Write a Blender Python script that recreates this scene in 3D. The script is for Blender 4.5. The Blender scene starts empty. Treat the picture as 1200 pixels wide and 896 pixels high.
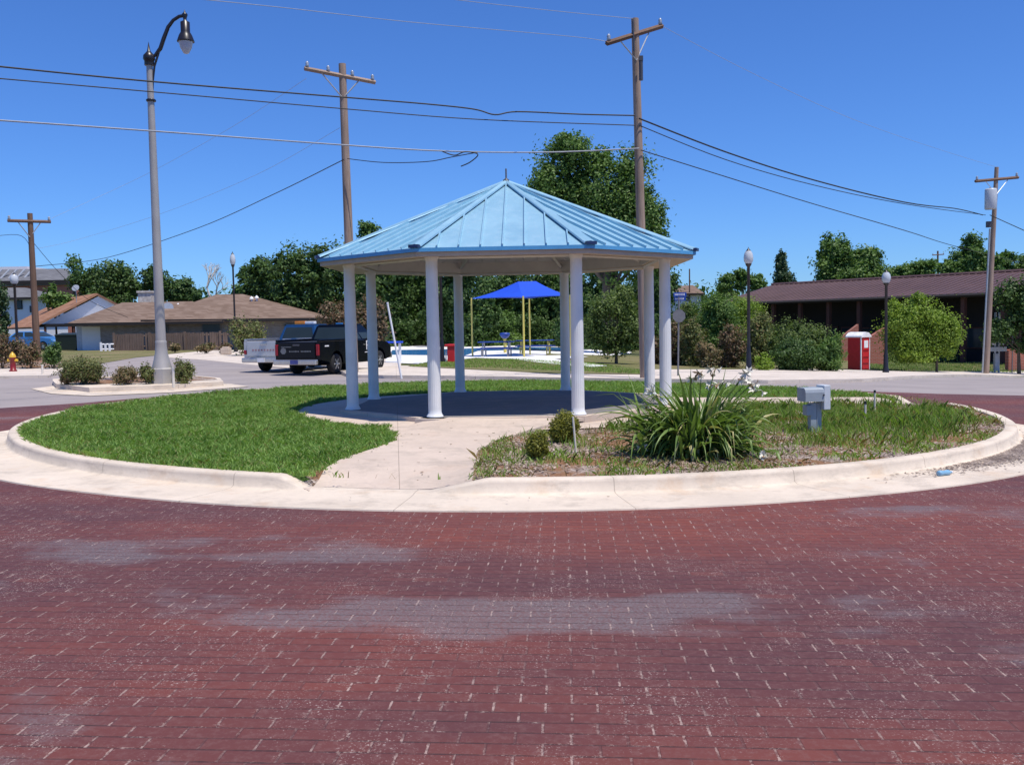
import bpy, bmesh, math, random
import numpy as np
from mathutils import Vector, Matrix, noise as mnoise
R = math.radians; PI = math.pi
SC = bpy.context.scene; COL = SC.collection
random.seed(7); RNG = np.random.default_rng(7)

# ------------------------------------------------------------------ camera
F = 1131.0
cam_d = bpy.data.cameras.new('camera'); cam = bpy.data.objects.new('camera', cam_d); COL.objects.link(cam)
cam_d.sensor_width = 36; cam_d.lens = F / 1200 * 36; cam_d.clip_start = .05; cam_d.clip_end = 4000
CAMZ = 1.75
CM = Matrix.Translation((0, 0, CAMZ)) @ Matrix.Rotation(R(90 - 3.54), 4, 'X') @ Matrix.Rotation(R(-1.05), 4, 'Z')
cam.matrix_world = CM; SC.camera = cam
R3 = CM.to_3x3()

def tz(x, y):
    """height of the terrain"""
    xc = max(-28., min(28., x)); k = .0018 if x > 0 else 0.
    t = max(0., min(25., y - 22.))
    return -.012 * xc - k * xc * t

def ray(px, py): return R3 @ Vector(((px - 600) / F, -(py - 448) / F, -1))
def at(px, py, h=0.):
    """where the line of sight through a photo point meets the ground (+h)"""
    d = ray(px, py); t = 2.
    if d.z > -1e-4: return Vector((d.x * 200, d.y * 200, tz(d.x * 200, d.y * 200)))
    for _ in range(60):
        x, y = d.x * t, d.y * t
        t = max(.5, min(400., (tz(x, y) + h - CAMZ) / d.z * .6 + t * .4))
    return Vector((d.x * t, d.y * t, tz(d.x * t, d.y * t) + h))
def pt(px, py, Y):
    d = ray(px, py); t = Y / d.y
    return Vector((d.x * t, Y, CAMZ + d.z * t))
def hgt(base, py, px=None):
    """height above a ground point of something seen straight above it"""
    for_px = px
    if for_px is None:
        v = R3.inverted() @ (Vector(base) - Vector((0, 0, CAMZ))); for_px = 600 + F * v.x / -v.z
    return pt(for_px, py, base[1]).z - base[2]

# ------------------------------------------------------------------ materials
MATS = {}
class NT:
    def __init__(s, name):
        s.m = bpy.data.materials.new(name); s.m.use_nodes = True
        s.t = s.m.node_tree; s.t.nodes.clear()
        s.out = s.n('ShaderNodeOutputMaterial'); MATS[name] = s.m
    def n(s, typ, **kw):
        nd = s.t.nodes.new(typ)
        for k, v in kw.items(): setattr(nd, k, v)
        return nd
    def l(s, a, b): s.t.links.new(a, b)
    def put(s, sock, v):
        if hasattr(v, 'is_output') or isinstance(v, bpy.types.NodeSocket): s.l(v, sock)
        elif isinstance(v, (tuple, list)) and len(v) == 3 and sock.type == 'RGBA': sock.default_value = (*v, 1)
        else: sock.default_value = v
    def M(s, op, a, b=None, c=None, clamp=False):
        nd = s.n('ShaderNodeMath', operation=op, use_clamp=clamp)
        s.put(nd.inputs[0], a)
        if b is not None: s.put(nd.inputs[1], b)
        if c is not None: s.put(nd.inputs[2], c)
        return nd.outputs[0]
    def mix(s, f, a, b, mode='MIX'):
        nd = s.n('ShaderNodeMix', data_type='RGBA', blend_type=mode)
        s.put(nd.inputs['Factor'], f); s.put(nd.inputs['A'], a) if False else None
        s.put(nd.inputs[6], a); s.put(nd.inputs[7], b)
        return nd.outputs[2]
    def pos(s): return s.n('ShaderNodeNewGeometry').outputs['Position']
    def obj(s): return s.n('ShaderNodeTexCoord').outputs['Object']
    def mapp(s, v, scale=(1, 1, 1), rot=(0, 0, 0), loc=(0, 0, 0)):
        nd = s.n('ShaderNodeMapping'); s.l(v, nd.inputs[0])
        nd.inputs['Scale'].default_value = scale; nd.inputs['Rotation'].default_value = rot; nd.inputs['Location'].default_value = loc
        return nd.outputs[0]
    def noise(s, v, scale, detail=4, rough=.55, dist=0):
        nd = s.n('ShaderNodeTexNoise'); s.l(v, nd.inputs['Vector'])
        nd.inputs['Scale'].default_value = scale; nd.inputs['Detail'].default_value = detail
        nd.inputs['Roughness'].default_value = rough; nd.inputs['Distortion'].default_value = dist
        return nd.outputs['Fac']
    def ramp(s, f, a, b):
        """0 below a, 1 above b"""
        nd = s.n('ShaderNodeMapRange', clamp=True); s.put(nd.inputs[0], f)
        nd.inputs[1].default_value = a; nd.inputs[2].default_value = b
        return nd.outputs[0]
    def bsdf(s, col, rough=.6, metal=0., bump=None, bstr=.3, bdist=.01, spec=.5, alpha=None, coat=0):
        p = s.n('ShaderNodeBsdfPrincipled')
        s.put(p.inputs['Base Color'], col); s.put(p.inputs['Roughness'], rough); p.inputs['Metallic'].default_value = metal
        p.inputs['Specular IOR Level'].default_value = spec; p.inputs['Coat Weight'].default_value = coat
        if bump is not None:
            b = s.n('ShaderNodeBump'); b.inputs['Strength'].default_value = bstr; b.inputs['Distance'].default_value = bdist
            s.l(bump, b.inputs['Height']); s.l(b.outputs[0], p.inputs['Normal'])
        return p
    def done(s, sh): s.l(sh.outputs[0], s.out.inputs[0]); return s.m

def simple(name, col, rough=.6, metal=0., var=.12, scale=6., bump=.1, spec=.5, coat=0, dirt=0.):
    t = NT(name); o = t.pos()
    n = t.noise(o, scale, 5); n2 = t.noise(o, scale * 6, 3)
    lo = tuple(c * (1 - var) for c in col); hi = tuple(min(1, c * (1 + var)) for c in col)
    c = t.mix(t.ramp(n, .3, .7), lo, hi)
    if dirt: c = t.mix(t.M('MULTIPLY', t.ramp(t.noise(o, scale * .7, 6), .5, .75), dirt), c, (.16, .12, .09))
    p = t.bsdf(c, t.M('ADD', rough - .05, t.M('MULTIPLY', n2, .1)), metal, n2, bump, .01, spec, coat=coat)
    return t.done(p)

def leafmat(name, a, b, trans=.25, dead=None, deadf=.0, rough=.55, nscale=.6):
    t = NT(name); g = t.n('ShaderNodeNewGeometry')
    r = g.outputs['Random Per Island']; n = t.noise(g.outputs['Position'], nscale, 3)
    f = t.M('ADD', t.M('MULTIPLY', r, .55), t.M('MULTIPLY', t.ramp(n, .3, .7), .45))
    c = t.mix(f, a, b)
    if dead is not None:
        r2 = t.M('FRACT', t.M('MULTIPLY', r, 37.7))
        c = t.mix(t.M('LESS_THAN', r2, deadf), c, dead)
    p = t.bsdf(c, rough, spec=.35)
    tr = t.n('ShaderNodeBsdfTranslucent'); t.put(tr.inputs[0], t.mix(1., c, (1.1, 1.25, .6), 'MULTIPLY'))
    mx = t.n('ShaderNodeMixShader'); mx.inputs[0].default_value = trans
    t.l(p.outputs[0], mx.inputs[1]); t.l(tr.outputs[0], mx.inputs[2])
    return t.done(mx)

def make_brick_road():
    t = NT('brick_paving'); P = t.pos(); sx = t.n('ShaderNodeSeparateXYZ'); t.l(P, sx.inputs[0])
    wob = t.M('MULTIPLY', t.M('SUBTRACT', t.noise(P, .9, 2), .5), .10)
    c, s = math.cos(R(3.3)), math.sin(R(3.3))
    u = t.M('DIVIDE', t.M('SUBTRACT', t.M('MULTIPLY', sx.outputs[0], c), t.M('MULTIPLY', sx.outputs[1], s)), .236)
    v = t.M('ADD', t.M('DIVIDE', t.M('ADD', t.M('MULTIPLY', sx.outputs[0], s), t.M('MULTIPLY', sx.outputs[1], c)), .108), wob)
    row = t.M('FLOOR', v)
    wr = t.n('ShaderNodeTexWhiteNoise', noise_dimensions='1D'); t.l(row, wr.inputs['W'])
    u2 = t.M('ADD', t.M('ADD', u, t.M('MULTIPLY', t.M('FLOORED_MODULO', row, 2.), .5)), t.M('MULTIPLY', wr.outputs[0], .05))
    fu, fv, iu = t.M('FRACT', u2), t.M('FRACT', v), t.M('FLOOR', u2)
    cb = t.n('ShaderNodeCombineXYZ'); t.l(iu, cb.inputs[0]); t.l(row, cb.inputs[1])
    wn = t.n('ShaderNodeTexWhiteNoise', noise_dimensions='2D'); t.l(cb.outputs[0], wn.inputs['Vector']); rnd = wn.outputs[0]
    du = t.M('MULTIPLY', t.M('ABSOLUTE', t.M('SUBTRACT', fu, .5)), 2.)   # 1 at head joint
    dv = t.M('MULTIPLY', t.M('ABSOLUTE', t.M('SUBTRACT', fv, .5)), 2.)
    jh = t.ramp(du, .93, .965); jb = t.ramp(dv, .84, .93)
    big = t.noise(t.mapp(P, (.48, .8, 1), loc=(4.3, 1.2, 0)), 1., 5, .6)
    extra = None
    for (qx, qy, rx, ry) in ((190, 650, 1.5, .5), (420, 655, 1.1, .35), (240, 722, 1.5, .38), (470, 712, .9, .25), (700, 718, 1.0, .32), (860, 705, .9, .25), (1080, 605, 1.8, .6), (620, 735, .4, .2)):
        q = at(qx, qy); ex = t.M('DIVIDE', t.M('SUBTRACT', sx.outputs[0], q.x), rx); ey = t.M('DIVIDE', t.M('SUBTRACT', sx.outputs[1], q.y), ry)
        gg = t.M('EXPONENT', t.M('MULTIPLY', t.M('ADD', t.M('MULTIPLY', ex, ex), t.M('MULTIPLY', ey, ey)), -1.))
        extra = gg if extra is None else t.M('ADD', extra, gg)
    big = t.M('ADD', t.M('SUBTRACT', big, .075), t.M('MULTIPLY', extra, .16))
    big2 = t.noise(t.mapp(P, (.16, .42, 1), loc=(7, 3, 0)), 1., 4, .55)
    fine = t.noise(P, 55., 4, .7); mid = t.noise(P, 9., 4, .6)
    red = t.mix(t.ramp(big2, .38, .66), (.100, .037, .038), (.190, .050, .035))
    red = t.mix(t.M('MULTIPLY', rnd, .35), red, (.07, .028, .034))
    red = t.mix(t.M('MULTIPLY', t.ramp(rnd, .86, 1.), .3), red, (.21, .062, .045))
    red = t.mix(t.M('MULTIPLY', t.ramp(t.noise(P, 24., 5, .75), .48, .7), .4), red, (.20, .11, .10))
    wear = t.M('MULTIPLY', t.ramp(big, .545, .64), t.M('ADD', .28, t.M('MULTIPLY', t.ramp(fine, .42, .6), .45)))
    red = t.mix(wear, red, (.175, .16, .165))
    speck = t.M('MULTIPLY', t.ramp(t.noise(P, 75., 3, .7), .60, .66), t.ramp(t.noise(P, 1.3, 4, .6), .46, .62))
    red = t.mix(t.M('MULTIPLY', speck, .8), red, (.52, .42, .38))
    red = t.mix(t.M('MULTIPLY', t.M('MULTIPLY', jb, .75), t.ramp(t.noise(P, 7, 4, .7), .3, .6)), red, (.035, .02, .02))
    er = t.ramp(t.noise(P, 26, 4, .8), .40, .56); lightj = t.M('MULTIPLY', t.M('MULTIPLY', t.M('MULTIPLY', t.ramp(t.M('ADD', du, t.M('MULTIPLY', t.M('SUBTRACT', t.noise(P, 40, 3, .7), .5), .12)), .948, .962), er), t.ramp(t.noise(P, 3.6, 4, .75), .43, .52)), t.ramp(t.noise(t.mapp(P, (.5, .9, 1), loc=(2, 5, 0)), 1., 3, .6), .34, .5))
    red = t.mix(t.M('MULTIPLY', jh, .3), red, (.06, .035, .035))
    red = t.mix(t.M('MULTIPLY', t.M('MULTIPLY', lightj, t.ramp(t.noise(P, 1.1, 3, .6), .26, .5)), .72), red, (.48, .35, .30))
    near = t.M('MULTIPLY', t.M('MULTIPLY', t.ramp(t.M('MAXIMUM', du, dv), .72, .95), t.ramp(t.noise(P, 60., 3, .8), .56, .62)), t.ramp(t.noise(P, 2.1, 4, .7), .5, .62))
    red = t.mix(t.M('MULTIPLY', near, .75), red, (.48, .36, .31))
    lb = t.M('MULTIPLY', jb, t.M('MULTIPLY', t.ramp(t.noise(P, 5.3, 3, .7), .6, .66), t.ramp(fine, .45, .55)))
    red = t.mix(t.M('MULTIPLY', lb, .6), red, (.42, .32, .28))
    h = t.M('SUBTRACT', t.M('ADD', t.M('MULTIPLY', fine, .25), t.M('MULTIPLY', rnd, .25)), t.M('MAXIMUM', jh, jb))
    p = t.bsdf(red, t.M('SUBTRACT', .78, t.M('MULTIPLY', wear, .2)), 0, h, .55, .006, .3)
    return t.done(p)

def make_concrete(name, base, joints=None, stain=(.5, .3, .16), stainf=.35, rough=.85):
    t = NT(name); P = t.pos()
    n1, n2, n3 = t.noise(P, .8, 6, .6), t.noise(P, 14, 5, .65), t.noise(P, 160, 2)
    c = t.mix(t.ramp(n1, .3, .72), tuple(b * .86 for b in base), tuple(min(1, b * 1.08) for b in base))
    c = t.mix(t.M('MULTIPLY', t.ramp(n2, .42, .8), .35), c, tuple(b * .72 for b in base))
    c = t.mix(t.M('MULTIPLY', t.ramp(t.noise(t.mapp(P, (1, 1, 1), loc=(3, 9, 0)), 1.4, 6, .7), .56, .74), stainf), c, stain)
    c = t.mix(t.M('MULTIPLY', t.ramp(t.noise(P, 3.3, 6, .75), .62, .72), .25), c, tuple(b * .5 for b in base))
    c = t.mix(t.M('MULTIPLY', t.ramp(n3, .66, .72), .4), c, tuple(b * .45 for b in base))
    c = t.mix(t.M('MULTIPLY', t.ramp(t.noise(t.mapp(P, (1, 1, 3), loc=(1, 2, 0)), 2.2, 7, .75), .50, .64), .42), c, (.33, .28, .23))
    if joints:
        sx = t.n('ShaderNodeSeparateXYZ'); t.l(P, sx.inputs[0])
        if joints == 'radial':
            a = t.M('ARCTAN2', t.M('SUBTRACT', sx.outputs[1], 18.1), sx.outputs[0])
            f = t.M('FRACT', t.M('MULTIPLY', a, 26 / (2 * PI)))
            j = t.M('LESS_THAN', f, .004)
        else:
            fx = t.M('FRACT', t.M('DIVIDE', t.M('ADD', sx.outputs[0], t.M('MULTIPLY', sx.outputs[1], .12)), joints))
            fy = t.M('FRACT', t.M('DIVIDE', t.M('SUBTRACT', sx.outputs[1], t.M('MULTIPLY', sx.outputs[0], .12)), joints))
            w = .009 / joints
            j = t.M('MAXIMUM', t.M('LESS_THAN', fx, w), t.M('LESS_THAN', fy, w))
        c = t.mix(t.M('MULTIPLY', j, .55), c, (.16, .12, .09))
    p = t.bsdf(c, rough, 0, t.M('ADD', t.M('MULTIPLY', n2, .6), t.M('MULTIPLY', n3, .4)), .35, .006, .3)
    return t.done(p)

def make_soil():
    t = NT('mulch_and_gravel_soil'); P = t.pos()
    v = t.n('ShaderNodeTexVoronoi'); t.l(P, v.inputs[0]); v.inputs['Scale'].default_value = 34
    sv = t.n('ShaderNodeSeparateColor'); t.l(v.outputs['Color'], sv.inputs[0])
    chip = t.mix(sv.outputs[0], (.12, .075, .05), (.52, .44, .39))
    dirt = t.mix(t.noise(P, 6, 5), (.20, .10, .055), (.30, .17, .09))
    c = t.mix(t.ramp(t.noise(P, 1.1, 4, .6), .47, .56), dirt, chip)
    c = t.mix(t.M('MULTIPLY', t.ramp(t.noise(P, 2.3, 5, .6), .55, .7), .6), c, (.12, .13, .05))
    p = t.bsdf(c, .9, 0, t.M('ADD', v.outputs['Distance'], t.noise(P, 30, 4)), .7, .02, .2)
    return t.done(p)

def make_lawnbase(name, a, b, dry, dryf=.5):
    t = NT(name); P = t.pos()
    c = t.mix(t.ramp(t.noise(P, 11, 5, .7), .3, .7), a, b)
    c = t.mix(t.M('MULTIPLY', t.ramp(t.noise(P, .35, 5, .6), .45, .7), dryf), c, dry)
    c = t.mix(t.ramp(t.noise(P, 45, 3, .7), .5, .75), c, tuple(x * .45 for x in a))
    return t.done(t.bsdf(c, .95, 0, t.noise(P, 28, 5), .8, .05, .1))

def make_asphalt():
    t = NT('street_surface'); P = t.pos()
    c = t.mix(t.ramp(t.noise(P, .5, 5), .3, .7), (.28, .245, .235), (.35, .305, .29))
    c = t.mix(t.M('MULTIPLY', t.ramp(t.noise(P, 70, 2), .6, .7), .4), c, (.16, .14, .14))
    c = t.mix(t.M('MULTIPLY', t.ramp(t.noise(t.mapp(P, (1, 3, 1)), .8, 4), .55, .7), .3), c, (.19, .165, .165))
    return t.done(t.bsdf(c, .85, 0, t.noise(P, 60, 3), .3, .008, .3))

def make_shingle(name, a, b):
    t = NT(name); P = t.pos(); sx = t.n('ShaderNodeSeparateXYZ'); t.l(P, sx.inputs[0])
    v = t.M('DIVIDE', sx.outputs[2], .09); row = t.M('FLOOR', v)
    u = t.M('ADD', t.M('DIVIDE', t.M('ADD', sx.outputs[0], sx.outputs[1]), .45), t.M('MULTIPLY', t.M('FLOORED_MODULO', row, 2.), .5))
    cb = t.n('ShaderNodeCombineXYZ'); t.l(t.M('FLOOR', u), cb.inputs[0]); t.l(row, cb.inputs[1])
    wn = t.n('ShaderNodeTexWhiteNoise', noise_dimensions='2D'); t.l(cb.outputs[0], wn.inputs['Vector'])
    c = t.mix(wn.outputs[0], a, b)
    c = t.mix(t.M('MULTIPLY', t.M('LESS_THAN', t.M('FRACT', v), .15), .45), c, tuple(x * .5 for x in a))
    c = t.mix(t.M('MULTIPLY', t.ramp(t.noise(P, .4, 4), .45, .7), .35), c, tuple(x * .7 for x in a))
    return t.done(t.bsdf(c, .9, spec=.2))

def make_wallbrick(name, a, b, mortar):
    t = NT(name); o = t.mapp(t.pos(), (1, 1, 1), (R(90), 0, 0))
    bt = t.n('ShaderNodeTexBrick'); t.l(o, bt.inputs['Vector'])
    for i, cc in ((1, a), (2, b), (3, mortar)): t.put(bt.inputs[i], cc)
    bt.inputs['Scale'].default_value = 1; bt.inputs['Brick Width'].default_value = .24; bt.inputs['Row Height'].default_value = .085
    bt.inputs['Mortar Size'].default_value = .012
    return t.done(t.bsdf(bt.outputs[0], .9, 0, bt.outputs['Fac'], .3, .01, .2))

def make_seam(name, col, pitch, ang):
    t = NT(name); P = t.pos(); sx = t.n('ShaderNodeSeparateXYZ'); t.l(P, sx.inputs[0])
    c = t.mix(t.ramp(t.noise(P, .7, 4), .3, .7), tuple(x * .85 for x in col), tuple(x * 1.12 for x in col))
    return t.done(t.bsdf(c, .5, .1, t.noise(P, 3, 3), .05, .01, .4))

def make_wood(name, a, b, stretch=(14, 14, .8)):
    t = NT(name); P = t.obj()
    n = t.noise(t.mapp(P, stretch), 1., 6, .65, .4)
    c = t.mix(t.ramp(n, .3, .7), a, b)
    c = t.mix(t.M('MULTIPLY', t.ramp(t.noise(t.mapp(P, (40, 40, 1.5)), 1., 3), .6, .7), .6), c, tuple(x * .35 for x in a))
    c = t.mix(t.M('MULTIPLY', t.ramp(t.noise(P, .6, 3), .45, .7), .4), c, tuple(x * .6 for x in a))
    return t.done(t.bsdf(c, .85, 0, n, .4, .01, .2))

def make_roofblue():
    t = NT('blue_roof_metal'); P = t.obj()
    c = t.mix(t.ramp(t.noise(P, 1.2, 5, .6), .3, .7), (.25, .46, .59), (.32, .545, .66))
    c = t.mix(t.M('MULTIPLY', t.ramp(t.noise(t.mapp(P, (9, 9, 1.2)), 1., 5, .7), .48, .7), .45), c, (.42, .60, .70))
    c = t.mix(t.M('MULTIPLY', t.ramp(t.noise(P, 22, 4, .7), .6, .75), .18), c, (.12, .25, .36))
    return t.done(t.bsdf(c, t.M('ADD', .3, t.M('MULTIPLY', t.noise(P, 5, 4), .22)), .25, t.noise(P, 2.5, 3), .12, .02, .6))

def make_glass(name, col=(.02, .03, .035)):
    t = NT(name); return t.done(t.bsdf(t.mix(t.noise(t.pos(), .8, 2), col, tuple(c * 2 for c in col)), .1, 0, spec=.22))

def make_water():
    t = NT('pool_water'); P = t.pos()
    return t.done(t.bsdf(t.mix(t.noise(P, .3, 3), (.04, .22, .62), (.08, .36, .78)), .1, 0, t.noise(P, 3, 4), .2, .03, .5))

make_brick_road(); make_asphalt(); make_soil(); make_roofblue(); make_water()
make_concrete('kerb_concrete', (.68, .58, .47), 'radial', (.48, .27, .12), .45)
make_concrete('path_concrete', (.60, .49, .40), 2.4, (.42, .26, .17), .3)
make_concrete('slab_concrete', (.50, .43, .37), 1.9, (.33, .24, .18), .25)
make_concrete('pavement_concrete', (.66, .575, .49), 3.0, (.45, .3, .22), .3)
make_concrete('roof_shaded_floor', (.20, .19, .19), 1.9, (.14, .12, .11), .25)  # dark tone: the roof's shade is put into the floor colour
make_lawnbase('lawn_base', (.06, .11, .025), (.10, .165, .04), (.17, .15, .06), .7)
make_lawnbase('dry_grass', (.15, .155, .06), (.21, .20, .09), (.30, .23, .14), .9)
make_lawnbase('far_ground', (.09, .11, .045), (.13, .14, .06), (.2, .17, .1), .6)
make_shingle('brown_shingle', (.17, .115, .085), (.25, .18, .14)); make_shingle('orange_shingle', (.29, .145, .085), (.39, .21, .13))
make_shingle('grey_shingle', (.13, .13, .14), (.19, .19, .20))
make_wallbrick('grey_brick', (.22, .18, .16), (.32, .28, .26), (.3, .27, .25)); make_wallbrick('red_brick', (.36, .10, .06), (.45, .14, .09), (.4, .25, .2))
make_seam('brown_metal_roof', (.115, .065, .062), .4, 0)
make_wood('pole_wood', (.27, .19, .14), (.42, .32, .26)); make_wood('dark_pole_wood', (.14, .085, .06), (.22, .14, .1))
make_wood('fence_wood', (.13, .09, .07), (.22, .16, .13)); make_wood('bark', (.09, .07, .05), (.17, .13, .1), (6, 6, 1.5))
make_glass('dark_glass'); make_glass('window_glass', (.03, .04, .05))
S = simple
S('white_paint', (.74, .74, .73), .35, var=.04, scale=3, bump=.05, dirt=.12); S('ceiling_white', (.62, .60, .55), .6, var=.05)
S('beige_fascia', (.52, .40, .30), .6, var=.06, dirt=.2); S('blue_trim', (.09, .33, .60), .35, var=.08); S('navy_clip', (.015, .03, .10), .4)
S('dark_steel', (.06, .06, .07), .5); S('lamp_black', (.018, .015, .02), .35, bump=.03); S('pole_grey', (.40, .375, .35), .5, .2, var=.08, scale=2, dirt=.15)
S('globe_white', (.5, .53, .56), .2, var=.03); S('frosted', (.45, .48, .55), .15, var=.03)
S('box_grey', (.33, .37, .40), .42, .1, var=.06, dirt=.1); S('box_light', (.58, .62, .65), .4, 0, var=.04); S('pvc_white', (.74, .68, .58), .5, dirt=.25)
S('black_cap', (.02, .02, .02), .5); S('black_paint', (.003, .004, .008), .22, spec=.3, coat=.0, var=.05, bump=.01); S('silver_paint', (.55, .55, .55), .3, .35, var=.05, bump=.02)
S('blue_paint', (.02, .16, .42), .3, coat=.4, bump=.02); S('navy_paint', (.012, .06, .17), .3, coat=.4, bump=.02); S('blue_car_paint', (.05, .22, .55), .3, coat=.5, bump=.02)
S('chrome', (.62, .60, .58), .22, .8, var=.05, bump=.03); S('rubber', (.012, .012, .013), .85); S('rim_metal', (.55, .55, .56), .3, .7)
S('tail_red', (.30, .01, .02), .25); S('amber', (.75, .25, .03), .3); S('decal_white', (.78, .78, .78), .5); S('faded_red', (.40, .22, .22), .5); S('decal_grey', (.16, .165, .17), .5)
S('plate_blue', (.06, .07, .25), .4); S('liner_black', (.02, .02, .022), .8)
S('canopy_blue', (.006, .07, .60), .75, var=.06, scale=1.5, bump=.05); S('post_yellow', (.70, .58, .14), .45, var=.05); S('table_blue', (.02, .06, .30), .45)
S('galvanised', (.42, .44, .46), .4, .4); S('red_plastic', (.52, .015, .02), .45, var=.08); S('hydrant_red', (.22, .012, .014), .4, var=.15); S('hydrant_yellow', (.68, .42, .04), .4)
S('sign_blue', (.012, .06, .34), .4); S('sign_back', (.17, .17, .18), .6); S('white_siding', (.75, .75, .78), .6, var=.03); S('garage_white', (.5, .52, .56), .5)
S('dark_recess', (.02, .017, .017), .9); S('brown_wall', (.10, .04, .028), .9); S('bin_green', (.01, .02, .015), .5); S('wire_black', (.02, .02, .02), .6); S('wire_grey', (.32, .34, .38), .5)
S('ceramic_white', (.75, .75, .75), .3); S('petal_white', (.78, .74, .62), .6, var=.1, scale=40); S('petal_dead', (.32, .2, .1), .8); S('plastic_blue', (.22, .42, .58), .15)
S('transformer_grey', (.5, .53, .56), .4, var=.05); S('stone_chimney', (.55, .5, .44), .9, var=.3, scale=5); S('pool_deck', (.75, .74, .72), .8, var=.05, scale=1)
S('dark_leather', (.03, .03, .03), .6)
leafmat('leaf_tree', (0.063, 0.129, 0.030), (0.182, 0.289, 0.063), .3)
leafmat('leaf_mid', (.07, .11, .025), (.19, .26, .07), .3)
leafmat('leaf_dark', (0.035, 0.078, 0.022), (0.113, 0.192, 0.043), .25)
leafmat('leaf_light', (0.140, 0.225, 0.028), (0.319, 0.430, 0.063), .35)
leafmat('leaf_olive', (0.090, 0.118, 0.036), (0.234, 0.252, 0.082), .25, (.2, .14, .07), .15)
leafmat('leaf_dry', (0.165, 0.120, 0.068), (0.330, 0.240, 0.120), .25, (.12, .13, .05), .3)
leafmat('leaf_redbrown', (0.135, 0.083, 0.053), (0.254, 0.164, 0.090), .25, (.08, .09, .035), .3)
leafmat('leaf_yellowgreen', (0.112, 0.128, 0.018), (0.300, 0.285, 0.045), .3)
leafmat('leaf_conifer', (0.035, 0.072, 0.029), (0.080, 0.128, 0.048), .2)
leafmat('lawn_blade', (.13, .26, .05), (.35, .52, .135), .35, (.36, .33, .14), .09, nscale=1.1)
leafmat('weed_blade', (.13, .24, .035), (.32, .46, .09), .35, (.33, .28, .13), .16, nscale=1.6)
leafmat('dry_blade', (.16, .12, .05), (.36, .27, .13), .3)
leafmat('lily_leaf', (0.06, 0.115, 0.02), (0.22, 0.32, 0.08), .25, (.42, .38, .17), .12, .4, 3.)
leafmat('far_blade', (.12, .2, .04), (.26, .34, .10), .35)
leafmat('chips', (.12, .07, .045), (.58, .47, .38), .0, nscale=2.)

# ------------------------------------------------------------------ mesh helpers
def link(name, me, mats, parent=None, loc=None):
    for m in (mats if isinstance(mats, (list, tuple)) else [mats]): me.materials.append(MATS[m])
    o = bpy.data.objects.new(name, me); COL.objects.link(o)
    if parent is not None: o.parent = parent
    if loc is not None: o.location = loc
    return o

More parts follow.
